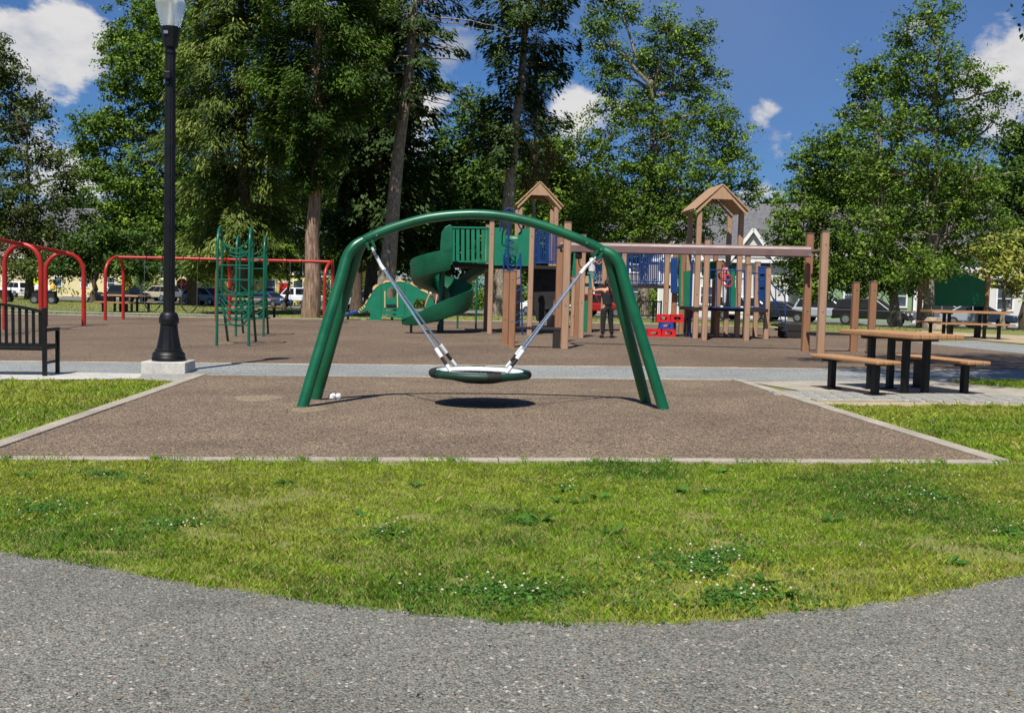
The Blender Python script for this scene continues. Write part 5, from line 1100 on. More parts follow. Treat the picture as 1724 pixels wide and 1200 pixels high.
def wiggle(p, q, n, amp, rr):
    pts = [Vector(p).lerp(Vector(q), k / n) for k in range(n + 1)]
    for k in range(1, n): pts[k] += Vector((rr.uniform(-amp, amp), rr.uniform(-amp, amp), rr.uniform(-amp, amp) * .5))
    return pts
def broadleaf(label, base, blobs, Y, trunk_r, mat, bark, seed, dens=1.0, leaf=0.2, clump=0.75, depth=0.85, trunk2=None, group='park trees', cat='tree', lean=None, branches=90, zmin=0.8, name='broadleaf_tree', airy=1.0):
    rr = random.Random(seed); rng = np.random.default_rng(seed); base = Vector(base)
    o = thing(name, label, cat, tuple(base), 0, group, False); k = Y / F
    B = []
    for bl_ in blobs:
        px, py, rx, ry = bl_[:4]; c = at(px, py, Y + (bl_[4] if len(bl_) > 4 else rr.uniform(-1, 1) * rx * k * .5)); B.append((c, rx * k, ry * k))
    zt = max(c.z for c, _, _ in B); mid_ = sum((c for c, _, _ in B), Vector()) / len(B)
    top = Vector((base.x * .55 + mid_.x * .45, base.y * .6 + mid_.y * .4, base.z + (zt - base.z) * .72)) if lean is None else Vector(lean)
    tp = wiggle(base - Vector((0, 0, .15)), top, 9, trunk_r * .45, rr); tr_ = MB()
    tr_.tube(tp, [trunk_r * (1.35 if i == 0 else 1.0 - .8 * i / 9) for i in range(10)], 12)
    limbs = list(tp)
    for c, rx, ry in B:
        cand = [q for q in tp[2:] if q.z < c.z + .2 * ry] or [tp[3]]; s = min(cand, key=lambda q: (q - c).length + (.6 * (c.z - q.z) if c.z - q.z > 6 else 0)); s = s if s.z < c.z else tp[3]
        pts = wiggle(s, c + Vector((rr.uniform(-.3, .3) * rx, 0, rr.uniform(0, .5) * ry)), 6, .07 * (c - s).length + .05, rr); r0 = trunk_r * .34
        tr_.tube(pts, [r0 * (1 - .8 * i / 6) + .012 for i in range(7)], 6, False); limbs += pts
    C_ = []; T_ = []
    for c, rx, ry in B:
        vol = rx * rx * depth * ry; n = max(6, int(dens * 7.4 * (rx * ry) / clump ** 2 + 4))
        u_ = rng.normal(size=(n, 3)); u_ /= np.linalg.norm(u_, axis=1)[:, None]; rad = rng.random(n) ** .42 * (1 + .28 * np.clip(rng.normal(size=n), -.5, 1.6))
        pts = np.array(c) + u_ * rad[:, None] * np.array([rx, rx * depth, ry]); C_.append(pts)
    C_ = np.concatenate(C_); C_ = C_[C_[:, 2] > gz(base.x, base.y) + zmin]; nC = len(C_)
    lim = np.array([tuple(q) for q in limbs]); pick = rng.permutation(nC)[:branches]
    for i in pick:
        q = C_[i]; d = np.linalg.norm(lim - q, axis=1) + np.where(lim[:, 2] > q[2], 2.0, 0); s = lim[int(np.argmin(d))]
        tr_.tube(wiggle(s, q, 3, .12, rr), [.035, .028, .018, .008], 4, False)
    tr_.build('trunk', bark, o, True)
    per = rng.integers(int(30 * airy), int(64 * airy), nC); idx = np.repeat(np.arange(nC), per); N = len(idx); sz = (clump * (.6 + .8 * rng.random(nC)))[idx]
    off = rng.normal(size=(N, 3)) * np.array([.40, .40, .24]); cen = C_[idx] + off * sz[:, None]
    nrm = rng.normal(size=(N, 3)) * .48 + np.array([0, -.1, .6]) + off * 1.1; nrm /= np.linalg.norm(nrm, axis=1)[:, None]
    ln = leaf * (.65 + .7 * rng.random(N)); tone = .5 + .20 * rng.normal(size=N) + (.18 * rng.normal(size=nC))[idx]
    leafmesh('crown', cen, nrm, ln, ln * (.46 + .22 * rng.random(N)), tone, mat, o, base); return o
def conifer(label, base, top, Y, trunk_r, mat, bark, seed, z0, prof, n_br, droop=.25, spray=.34, dens=1.0, up=.0, group='park trees', bare=0.0, width=.22, name='conifer_tree', dirbias=None, fluff=.12):
    rr = random.Random(seed); rng = np.random.default_rng(seed); base, top = Vector(base), Vector(top); o = thing(name, label, 'tree', tuple(base), 0, group, False)
    tp = wiggle(base - Vector((0, 0, .15)), top, 10, trunk_r * .25, rr); tr_ = MB()
    tr_.tube(tp, [trunk_r * (1.3 if i == 0 else 1.08 if i == 1 else 1.05 - .85 * i / 10) for i in range(11)], 14); H = top.z - base.z
    cen = []; nr = []; upv = []; ln = []; tone = []
    for i in range(n_br):
        t = (i + rr.random()) / n_br; h = z0 + (1 - z0) * t; f = h * 10; j = min(9, int(f)); p = tp[j].lerp(tp[j + 1], f - j); a = rr.uniform(0, 2 * math.pi)
        L = 0
        for (ha, la), (hb, lb_) in zip(prof[:-1], prof[1:]):
            if ha <= t <= hb: L = la + (lb_ - la) * (t - ha) / (hb - ha + 1e-6)
        L *= rr.uniform(.42, 1.2)
        if dirbias: L *= 1 + dirbias * math.cos(a)
        dv = Vector((math.cos(a), math.sin(a), up + rr.uniform(-.1, .15))); ns = 7; pts = [p + dv * (L * k / ns) + Vector((rr.uniform(-.07, .07) * L, rr.uniform(-.07, .07) * L, -droop * L * (k / ns) ** 1.7)) * (1 if k else 0) for k in range(ns + 1)]
        tr_.tube(pts[:: 1], [max(.008, trunk_r * .13 * (1 - .85 * k / ns)) for k in range(ns + 1)], 4, False)
        if rr.random() < bare: continue
        cc = .5 + rr.uniform(-.25, .25); side = Vector((-dv.y, dv.x, 0)).normalized()
        m_ = int(dens * L * 52) + 6
        for k in range(m_):
            u = .18 + .82 * rr.random() ** .75; f2 = u * ns; jj = min(ns - 1, int(f2)); q = pts[jj].lerp(pts[jj + 1], f2 - jj); s = rr.uniform(-1, 1); wsp = .30 * L * (1.15 - u) + .12
            q = q + side * (s * wsp) + Vector((0, 0, -abs(s) * wsp * .35 + rr.gauss(0, fluff))); cen.append(q); d2 = (dv * .7 + side * s * .9 + Vector((0, 0, -.35 - droop * u + rr.gauss(0, .25)))); upv.append(d2)
            nr.append(Vector((rr.gauss(0, .35), rr.gauss(0, .35), 1))); ln.append(spray * rr.uniform(.6, 1.4)); tone.append(cc + rr.gauss(0, .15))
    tr_.build('trunk', bark, o, True)
    cen = np.array([tuple(x) for x in cen]); nr = np.array([tuple(x) for x in nr]); upv = np.array([tuple(x) for x in upv]); ln = np.array(ln)
    upv /= np.linalg.norm(upv, axis=1)[:, None]; nr -= upv * (nr * upv).sum(1)[:, None]; nr /= np.linalg.norm(nr, axis=1)[:, None]
    leafmesh('crown', cen, nr, ln, ln * width * 2, np.array(tone), mat, o, base, up=upv, tipdrop=.12); return o
def gp(px, Y): x = at(px, 500, Y).x; return (x, Y, gz(x, Y))
broadleaf('thin brownish-green maple at the far left edge behind the carts', gp(50, 92), [(-30, 110, 60, 70), (5, 130, 45, 45), (20, 200, 60, 45), (50, 180, 30, 30), (-10, 260, 80, 50), (75, 260, 40, 30), (30, 330, 70, 40), (95, 330, 36, 26), (-20, 380, 80, 50), (50, 400, 55, 40), (20, 450, 60, 25), (95, 390, 40, 30), (75, 440, 50, 24), (110, 300, 30, 20)], 92, .36, 'leaf_brown', 'bark_dark', 11, 1.1, .28, 1.0, branches=160)
broadleaf('tall dark-green broadleaf tree behind the lamp post', gp(326, 100), [(225, 55, 45, 45), (280, 20, 60, 50), (195, 95, 34, 38), (250, 110, 60, 55), (310, 90, 60, 70), (205, 150, 32, 30), (165, 210, 45, 26), (215, 220, 60, 45), (290, 190, 70, 70), (165, 290, 45, 40), (220, 310, 70, 55), (300, 300, 70, 70), (180, 370, 55, 40), (250, 390, 80, 50), (330, 400, 60, 50), (140, 250, 28, 18), (270, 440, 70, 28), (350, 450, 50, 22), (200, 440, 60, 24)], 100, .5, 'leaf_green', 'bark_dark', 12, 1.25, .30, .95, airy=1.1)
broadleaf('small dark tree left of the red swing set', gp(156, 82), [(150, 410, 42, 28), (115, 425, 35, 26), (190, 425, 36, 26), (155, 445, 52, 20), (210, 400, 40, 24), (100, 455, 36, 18), (225, 440, 44, 20), (255, 455, 36, 18)], 82, .28, 'leaf_deep', 'bark_dark', 13, 1.1, .28, .8)
conifer('feathery olive hemlock with drooping boughs behind the loop climber', gp(414, 50), at(402, -160, 50), 50, .34, 'leaf_olive', 'bark_dark', 14, .12, [(0, 2.4), (.12, 3.4), (.35, 3.9), (.6, 3.3), (.85, 2.2), (1, .5)], 260, .34, .26, 2.3, up=.14, width=.12, fluff=.22)
conifer('cedar with pale stripped trunk beside the left legs of the arch swing', gp(523, 46.5), at(545, -190, 46.5), 46.5, .33, 'leaf_cedar', 'bark_brown', 15, .31, [(0, .9), (.12, 1.9), (.3, 3.2), (.6, 3.0), (.85, 2.2), (1, .8)], 220, .12, .20, 2.9, up=.14, width=.17, fluff=.22)
conifer('tall leaning fir with grey trunk behind the arch swing', gp(646, 49), at(715, -190, 49), 49, .37, 'leaf_fir', 'bark_grey', 16, .46, [(0, 1.8), (.3, 2.8), (.6, 2.8), (1, .7)], 100, .30, .28, .9, up=.1, width=.2, bare=.45, dirbias=.35)
conifer('dark fir with twin slender trunk left of the leaning fir', gp(622, 58), at(662, -150, 58), 58, .3, 'leaf_fir', 'bark_dark', 17, .16, [(0, 2.4), (.2, 3.4), (.6, 3.0), (1, .8)], 150, .25, .34, 1.5, width=.24, fluff=.3)
conifer('dark slender conifer just behind the leaning fir', gp(660, 62), at(650, -140, 62), 62, .26, 'leaf_deep', 'bark_dark', 18, .2, [(0, 2.2), (.3, 2.6), (.7, 1.6), (1, .4)], 100, .22, .42, .9, width=.26)
conifer('tall ragged fir behind the first play tower', gp(838, 54), at(905, -140, 54), 54, .36, 'leaf_fir', 'bark_grey', 19, .38, [(0, 2.0), (.12, 2.6), (.3, 1.6), (.5, 3.2), (.75, 4.2), (1, 1.5)], 72, .20, .28, 1.7, up=.14, width=.22, dirbias=.1, fluff=.24)
conifer('bare brown dead conifer right of the ragged fir', gp(897, 58), at(903, 60, 58), 58, .14, 'leaf_dead', 'bark_grey', 20, .45, [(0, 1.6), (.4, 1.7), (1, .4)], 150, .1, .2, 1.2, width=.1)
broadleaf('broad airy plane tree behind the blue bridge', gp(1082, 62), [(1010, 45, 34, 50), (1050, 20, 26, 30), (1025, 120, 42, 50), (1125, 60, 42, 48), (1175, 80, 30, 50), (1095, 110, 44, 60), (1160, 140, 55, 50), (1045, 190, 55, 50), (1120, 210, 65, 55), (1200, 200, 50, 50), (1240, 260, 40, 45), (1000, 250, 50, 45), (1080, 280, 70, 55), (1165, 285, 70, 50), (1260, 320, 30, 30), (1020, 330, 60, 45), (1100, 355, 70, 40), (1190, 350, 55, 35), (985, 385, 50, 35), (1060, 405, 60, 30), (1150, 395, 60, 26), (1110, 325, 80, 45), (1050, 370, 60, 36), (1010, 430, 45, 22)], 62, .36, 'leaf_green', 'bark_grey', 21, 1.15, .165, .6, branches=340, airy=.98)
broadleaf('tall open-crowned tree beside the green sign board', gp(1561, 45), [(1575, 35, 40, 45), (1535, 75, 40, 45), (1590, 110, 55, 50), (1520, 140, 42, 45), (1640, 140, 34, 36), (1680, 165, 26, 26), (1575, 190, 75, 45), (1500, 215, 50, 45), (1640, 225, 60, 40), (1560, 270, 80, 55), (1480, 300, 60, 50), (1640, 310, 70, 50), (1560, 360, 90, 45), (1650, 385, 60, 35), (1490, 385, 60, 40), (1590, 430, 60, 28), (1585, 365, 55, 30, 1.5), (1572, 405, 42, 22, 2.0), (1615, 345, 50, 26, 1.2), (1545, 440, 46, 26, -1.8), (1582, 452, 40, 18, -1.5), (1530, 470, 36, 16, -1.0)], 45, .25, 'leaf_green', 'bark_grey', 22, 1.05, .135, .5, branches=320, airy=.95)
broadleaf('wide dense tree right of the second play tower', gp(1512, 54), [(1490, 130, 36, 40), (1450, 130, 24, 36), (1450, 200, 46, 45), (1400, 255, 45, 40), (1460, 280, 60, 55), (1360, 300, 45, 45), (1420, 340, 70, 55), (1340, 360, 50, 40), (1500, 370, 60, 50), (1390, 410, 70, 40), (1460, 430, 60, 40), (1330, 420, 40, 40), (1520, 440, 40, 30), (1400, 455, 50, 26), (1350, 470, 46, 24), (1440, 480, 56, 22), (1500, 478, 45, 20), (1370, 495, 36, 14)], 54, .26, 'leaf_green', 'bark_grey', 23, 1.25, .16, .55, branches=240, airy=1.1)
broadleaf('dark green tree at the right edge behind the sign board', gp(1735, 62), [(1715, 235, 40, 40), (1760, 250, 60, 50), (1700, 300, 50, 45), (1750, 340, 60, 50), (1690, 370, 50, 40), (1720, 420, 60, 40), (1600, 460, 60, 26), (1560, 480, 45, 26)], 62, .4, 'leaf_deep', 'bark_dark', 24, 1.5, .24, .8)
broadleaf('pale yellow-green small tree behind the right end of the sign board', gp(1690, 52), [(1655, 425, 32, 24), (1690, 410, 34, 26), (1715, 440, 34, 28), (1680, 455, 34, 22), (1720, 480, 34, 20)], 52, .14, 'leaf_yellow', 'bark_grey', 25, 1.1, .2, .55)
broadleaf('mid-green tree behind the spiral slide', gp(745, 68), [(795, 190, 40, 40), (760, 250, 50, 40), (830, 240, 45, 40), (720, 300, 45, 40), (790, 320, 65, 50), (740, 380, 60, 40), (820, 390, 60, 40), (700, 430, 50, 34), (770, 440, 60, 30), (850, 450, 50, 24)], 68, .4, 'leaf_deep', 'bark_dark', 26, 1.5, .26, .85)
broadleaf('leafy tree behind the first gabled roof', gp(935, 66), [(930, 250, 40, 40), (900, 300, 50, 45), (960, 310, 50, 45), (930, 370, 60, 45), (880, 400, 50, 40), (970, 410, 55, 40), (915, 450, 50, 28), (1000, 440, 45, 28)], 66, .36, 'leaf_green', 'bark_dark', 27, 1.5, .25, .8)
broadleaf('dark leafy tree behind the cedar trunk', gp(575, 72), [(480, 330, 60, 55), (560, 300, 60, 60), (610, 350, 50, 50), (500, 400, 60, 40), (590, 420, 60, 40), (440, 400, 50, 40), (650, 420, 45, 40), (560, 200, 60, 60), (610, 250, 50, 60), (480, 230, 50, 60)], 72, .4, 'leaf_deep', 'bark_dark', 28, 1.6, .28, .95)
broadleaf('dark dense tree filling the gap between cedar and leaning fir', gp(600, 66), [(585, 60, 50, 60), (640, 110, 50, 60), (590, 170, 50, 60), (640, 230, 50, 60), (560, 270, 45, 50), (620, 320, 55, 50), (690, 200, 30, 50), (680, 330, 40, 45), (570, 380, 50, 40), (640, 400, 50, 35)], 66, .34, 'leaf_deep', 'bark_dark', 33, 1.1, .24, .85)
broadleaf('dark leafy tree low behind the hemlock', gp(400, 64), [(380, 380, 50, 45), (440, 370, 50, 45), (340, 430, 45, 30), (400, 430, 60, 34), (460, 440, 40, 26), (360, 310, 45, 50)], 64, .3, 'leaf_deep', 'bark_dark', 34, 1.3, .22, .8)
broadleaf('bright low leafy tree between the loop climber and the cedar', gp(478, 60), [(470, 430, 30, 20), (500, 445, 36, 20), (575, 445, 36, 24), (450, 450, 24, 14), (540, 440, 30, 18)], 60, .14, 'leaf_bright', 'bark_dark', 29, 1.1, .2, .6)
broadleaf('big out-of-frame tree whose bough tip shows in the top right corner', (12.8, 15.2, gz(12.8, 15.2)), [(2420, -180, 240, 200), (2150, -190, 170, 150), (2060, -330, 200, 130), (2350, -420, 260, 180), (2600, -100, 240, 200), (1765, 25, 34, 34), (1850, -60, 80, 60), (1560, -345, 120, 80, 1.4), (1700, -340, 140, 90, 1.4), (1850, -340, 150, 100, 1.4), (1700, -430, 160, 80, 2.5), (1880, -450, 180, 100, 2.5), (1780, -330, 150, 80, .2), (1450, -350, 90, 55, 1.6), (1776, -600, 200, 120, -2.6), (1600, -540, 120, 70, -1.4), (1950, -520, 180, 120, -1.5), (1640, -360, 110, 60, 2.4)], 15.2, .32, 'leaf_deep', 'bark_grey', 30, 1.9, .10, .5, branches=160)
# shrubs, hedges and far background trees
def shrub(label, px, off, rx, rz_, mat, seed, n=1600, leaf=.16):
    p = on_road(px, off); rng = np.random.default_rng(seed); o = thing('shrub', label, 'shrub', tuple(p), 0, 'shrubs along the road', False)
    u_ = rng.normal(size=(n, 3)); u_ /= np.linalg.norm(u_, axis=1)[:, None]; rad = rng.random(n) ** .35; lump = 1 + .25 * np.sin(u_[:, 0] * 5 + seed) * np.cos(u_[:, 2] * 4 + u_[:, 1] * 3)
    cen = u_ * (rad * lump)[:, None] * np.array([rx, rx * .7, rz_]); cen[:, 2] = np.abs(cen[:, 2] + rz_ * .45); cen += np.array(p)
    nrm = rng.normal(size=(n, 3)) * .7 + u_ + np.array([0, 0, .5]); nrm /= np.linalg.norm(nrm, axis=1)[:, None]; ln = leaf * (.7 + .7 * rng.random(n))
    leafmesh('foliage', cen, nrm, ln, ln * .7, .5 + .2 * rng.normal(size=n), mat, o, p)
    mb = MB()
    for k in range(5): mb.tube([p - Vector((0, 0, .1)), p + Vector((math.cos(k * 1.3) * rx * .6, math.sin(k * 1.3) * rx * .4, rz_ * .9))], [.04, .012], 5, False)
    mb.build('stems', 'bark_dark', o)
for i, (px, off, rx, rz_, m_, lab) in enumerate(((104, -8.6, 3.0, 2.0, 'leaf_bright', 'bright rounded shrub in front of the cream house near the red arch'), (140, -8.8, 4.0, 1.2, 'leaf_green', 'low hedge-like shrub in front of the cream house'), (245, -8.8, 3.2, 2.4, 'leaf_green', 'dense shrub left of the lamp post beyond the road'), (385, -8.8, 4.5, 2.6, 'leaf_deep', 'dark shrub behind the loop climber'), (560, -8.6, 4.5, 2.6, 'leaf_deep', 'dark shrub right of the cedar trunk'),
        (700, -8.6, 6.0, 2.8, 'leaf_deep', 'dark shrub behind the dinosaur panel'), (810, -8.6, 5.5, 2.8, 'leaf_green', 'green shrub behind the green support poles'), (890, -8.6, 4.5, 2.4, 'leaf_green', 'green shrub under the upper play deck'), (960, -8.6, 4.0, 2.2, 'leaf_deep', 'dark shrub left of the red SUV'), (1108, -8.0, 2.0, 1.9, 'leaf_bright', 'bright green shrub under the blue bridge'), (1130, -8.2, 1.8, 1.6, 'leaf_green', 'green shrub behind the play crates'),
        (1390, -8.2, 3.0, 2.2, 'leaf_deep', 'dark shrub behind the tall track ride posts'), (1468, -8.2, 3.0, 2.4, 'leaf_deep', 'dark shrub behind the short brown posts'), (1535, -6.9, 1.6, 1.3, 'leaf_deep', 'dark rounded shrub in front of the green house'), (1620, -8.2, 4.0, 1.8, 'leaf_deep', 'dark hedge under the green sign board'), (1700, -8.0, 3.0, 1.6, 'leaf_green', 'green shrub at the right edge of the road'))):
    shrub(lab, px, off, rx, rz_, m_, 40 + i, int(900 + 420 * rx), .26)
far_proto = None
for i, (px, off, h, lab) in enumerate(((-120, -34, 17, 'far tree outside the left edge'), (25, -36, 15, 'far tree behind the red barn-like house'), (130, -38, 17, 'far tree behind the tall pale house'), (230, -30, 16, 'far tree behind the cream house'), (330, -26, 18, 'far tree behind the tall broadleaf tree'), (430, -26, 17, 'far tree behind the hemlock'), (540, -26, 18, 'far tree behind the cedar'), (640, -24, 17, 'far tree behind the leaning fir'), (740, -22, 18, 'far tree behind the spiral slide'), (840, -22, 17, 'far tree behind the ragged fir'), (930, -22, 16, 'far tree behind the first gabled roof'),
        (1010, -26, 15, 'far tree behind the woman and child'), (1145, -30, 12, 'far tree left of the second tower'), (1290, -28, 12, 'far tree behind the blue stairs'), (1400, -22, 14, 'far tree behind the dense right tree'), (1490, -22, 14, 'far tree behind the green house'), (1600, -22, 14, 'far tree behind the sign board'), (1710, -22, 14, 'far tree behind the house at the right edge'), (1830, -22, 14, 'far tree outside the right edge'))):
    p = on_road(px, off)
    if far_proto is None:
        k = 110 / F; X = p
        far_proto = broadleaf(lab, tuple(p), [], p.y, .4, 'leaf_deep', 'bark_dark', 31, 1, .55, 1.5) if False else None
        rng = np.random.default_rng(77); o = thing('background_tree', lab, 'tree', tuple(p), 0, 'trees behind the houses', True); n = 5200; cs = rng.normal(size=(130, 3)); cs /= np.linalg.norm(cs, axis=1)[:, None]; cs *= (rng.random(130) ** .4)[:, None] * np.array([5.2, 4.6, 6.4]); cs[:, 2] += 9.6
        ii = rng.integers(0, 130, n); cen = cs[ii] + rng.normal(size=(n, 3)) * np.array([.75, .75, .55]); nrm = rng.normal(size=(n, 3)) * .7 + np.array([0, -.2, .6]); nrm /= np.linalg.norm(nrm, axis=1)[:, None]; ln = .6 * (.7 + .6 * rng.random(n))
        leafmesh('crown', cen, nrm, ln, ln * .75, .42 + .18 * rng.normal(size=n) + .1 * np.sin(ii), 'leaf_deep', o, (0, 0, 0)); MB().tube([(0, 0, -.3), (.1, 0, 4), (0, .1, 9)], [.45, .34, .14], 8).build('trunk', 'bark_dark', o, True); far_proto = o
    else:
        o = copy_tree(far_proto); o.location = p; o['label'] = lab; o.rotation_euler = (0, 0, i * 1.7)
    o.scale = (h / 16 * (1 + .12 * math.sin(i * 2.1)), h / 16, h / 16)

# ---------------------------------------------------------------- grass, clover and weeds
def vnoise(x, y, s, seed):                              # smooth value noise
    rng = np.random.default_rng(seed); T = rng.random((64, 64)); u_ = x * s + 1000; v_ = y * s + 1000; i = np.floor(u_).astype(int); j = np.floor(v_).astype(int); f = u_ - i; g = v_ - j; f = f * f * (3 - 2 * f); g = g * g * (3 - 2 * g)
    q = lambda a, b2: T[a % 64, b2 % 64]
    return (q(i, j) * (1 - f) + q(i + 1, j) * f) * (1 - g) + (q(i, j + 1) * (1 - f) + q(i + 1, j + 1) * f) * g
def inside(poly, x, y):
    r = np.zeros(len(x), bool); n = len(poly)
    for i in range(n):
        x0, y0 = poly[i][0], poly[i][1]; x1, y1 = poly[(i + 1) % n][0], poly[(i + 1) % n][1]
        r ^= ((y0 > y) != (y1 > y)) & (x < (x1 - x0) * (y - y0) / (y1 - y0 + 1e-12) + x0)
    return r
def scatter(poly, n, seed):
    rng = np.random.default_rng(seed); xs = [p[0] for p in poly]; ys = [p[1] for p in poly]; x = rng.uniform(min(xs), max(xs), n); y = rng.uniform(min(ys), max(ys), n); k = inside(poly, x, y); return x[k], y[k]
def facemesh(name, v, faces_per, gcol, mat):
    N, K = v.shape[0], v.shape[1]; me = bpy.data.meshes.new(name); me.vertices.add(N * K); me.vertices.foreach_set('co', v.reshape(-1).astype(np.float32)); me.loops.add(N * K); me.loops.foreach_set('vertex_index', np.arange(N * K, dtype=np.int32)); me.polygons.add(N)
    me.polygons.foreach_set('loop_start', np.arange(0, N * K, K, dtype=np.int32)); me.polygons.foreach_set('loop_total', np.full(N, K, dtype=np.int32))
    a = me.attributes.new('gcol', 'FLOAT_COLOR', 'POINT'); cc = np.ones((N * K, 4), np.float32); cc[:, :3] = np.repeat(gcol, K, axis=0); a.data.foreach_set('color', cc.reshape(-1)); me.update(calc_edges=True); me.materials.append(MATS[mat])
    o = bpy.data.objects.new(name, me); col.objects.link(o); return o
def lc(*c): return np.array(C(*c)[:3])
def grass(name, label, poly, n, seed, hgt, wid, far=False):
    x, y = scatter(poly, n, seed); rng = np.random.default_rng(seed + 1)
    bare = vnoise(x, y, 1.7, 5) * .6 + vnoise(x, y, 5.0, 6) * .4; keep = rng.random(len(x)) < np.clip((bare - .13) / .12, .25, 1) * np.clip((vnoise(x, y, 4.2, 17) - .06) / .07, .12, 1); x, y, bare = x[keep], y[keep], bare[keep]; N = len(x)
    patch = vnoise(x, y, 1.1, 7) * .6 + vnoise(x, y, 3.3, 8) * .4; tuft = vnoise(x, y, 7.0, 9)
    dark = np.clip((patch - .5) * 3.2 + .35 * (vnoise(x, y, 12.0, 14) - .5), 0, .85)[:, None]; dry = (rng.random(N) < (.10 + .35 * np.clip(.42 - bare, 0, 1)))[:, None]
    c = lc(130, 157, 43) * (1 - dark) + lc(80, 120, 38) * dark; yel = np.clip((vnoise(x, y, .8, 12) - .5) * 2.4, 0, .5)[:, None]; c = c * (1 - yel) + lc(164, 168, 64) * yel; c = c * (.7 + .6 * rng.random((N, 1))) * (.62 + .45 * vnoise(x, y, 9.0, 15) + .38 * vnoise(x, y, 26.0, 16))[:, None]; c = np.where(dry, lc(186, 168, 112) * (.7 + .5 * rng.random((N, 1))), c)
    h = hgt * (.35 + .9 * rng.random(N)) * (.55 + .9 * tuft) * (1 + .18 * dark[:, 0]) * np.where(rng.random(N) < .008, 2.0, 1.0); a = rng.uniform(0, 2 * np.pi, N); le = h * rng.uniform(.2, 1.1, N); b2 = rng.uniform(0, 2 * np.pi, N); w = wid * (.6 + .8 * rng.random(N))
    z = SL * x; v = np.empty((N, 4, 3)); dx, dy = np.cos(b2) * w / 2, np.sin(b2) * w / 2; mx_, my_ = np.cos(a) * le, np.sin(a) * le
    v[:, 0] = np.stack([x - dx, y - dy, z], 1); v[:, 1] = np.stack([x + dx, y + dy, z], 1)
    v[:, 2] = np.stack([x + mx_ + dx * .35, y + my_ + dy * .35, z + h], 1); v[:, 3] = np.stack([x + mx_ * .35 - dx * .8, y + my_ * .35 - dy * .8, z + h * .62], 1)
    o = facemesh(name, v, 4, c, 'grass'); tag(o, label, 'grass', kind='stuff')
P2 = lambda v_: (v_.x, v_.y)
fo = Vector((Fr[1].y, -Fr[1].x, 0)).normalized() * .135
front = [P2(PA + fo + (PA - PB).normalized() * 3.2), P2(PA + fo), P2(PB + fo), P2(PB + fo + (PB - PA).normalized() * .18), P2(PC + (PB - PA).normalized() * .17)] 
ed = [P2(p + Vector((0, -.03 - .05 * random.Random(i).random(), 0))) for i, p in enumerate(EDGEF)]
rt = PB + (PB - PA).normalized() * .17
main_poly = [P2(PA + fo)] + [P2(PB + fo), P2(rt + fo)] + [P2(PB + (PB - PA).normalized() * 2.6 + fo)] + ed[::-1] + [P2(PA + fo - (PB - PA).normalized() * 3.0)]
grass('lawn_grass', 'short yellow-green mown grass on the front lawn strip', main_poly, 740000, 50, .023, .0042)
kl = (PA - PB).normalized() * .18
left_poly = [P2(PA + kl), P2(PD + kl), P2(G(292, 644)), P2(G(230, 640.5)), P2(G(60, 641.5)), P2(G(-300, 642)), P2(PA + kl * 20 + Vector((0, -.3, 0)))]
grass('lawn_grass', 'short grass on the left lawn between bench and kerb', left_poly, 95000, 51, .04, .009)
kr = (PB - PA).normalized() * .18
right_poly = [P2(PB + kr), P2(G(1386, 681)), P2(G(1450, 687)), P2(G(1600, 685.5)), P2(G(1850, 685)), P2(G(2000, 760)), P2(PB + kr * 10)]
grass('lawn_grass', 'short grass on the right lawn below the picnic table', right_poly, 95000, 52, .04, .009)
grass('lawn_grass', 'shaded grass wedge right of the near picnic table', [P2(G(1590, 642)), P2(G(1660, 650.5)), P2(G(1780, 660)), P2(G(1950, 668)), P2(G(1950, 648)), P2(G(1724, 643)), P2(G(1650, 641.5))], 30000, 53, .045, .011)
def far_grass(name, label, poly, n, seed, h, w):
    x, y = scatter(poly, n, seed); rng = np.random.default_rng(seed); N = len(x); z = np.array([gz(a, b2) for a, b2 in zip(x, y)]); a = rng.uniform(0, 2 * np.pi, N); hh = h * (.5 + rng.random(N)); v = np.empty((N, 3, 3))
    c = (lc(98, 122, 44) * (1 - .0) ) * (.6 + .7 * rng.random((N, 1))); yl = np.clip((vnoise(x, y, .25, 20) - .45) * 3, 0, 1)[:, None]; c = c * (1 - yl) + lc(156, 154, 76) * yl * (.8 + .3 * rng.random((N, 1)))
    v[:, 0] = np.stack([x - np.cos(a) * w, y - np.sin(a) * w, z], 1); v[:, 1] = np.stack([x + np.cos(a) * w, y + np.sin(a) * w, z], 1); v[:, 2] = np.stack([x + rng.normal(size=N) * hh * .5, y + rng.normal(size=N) * hh * .5, z + hh], 1)
    tag(facemesh(name, v, 3, c, 'grass'), label, 'grass', kind='stuff')
far_grass('park_grass', 'mown park grass between the rubber yard and the road', [P2(FE[0] + Vector((-30, .6, 0))), P2(FE[0] + Vector((0, .5, 0)))] + [P2(p + Vector((0, .5, 0))) for p in FE[1:7]] + [P2(G(1510, 565)), P2(G(1560, 557)), (30, 44), (46, 55), (-9.0, 86), (-80, 128)], 170000, 60, .035, .03)
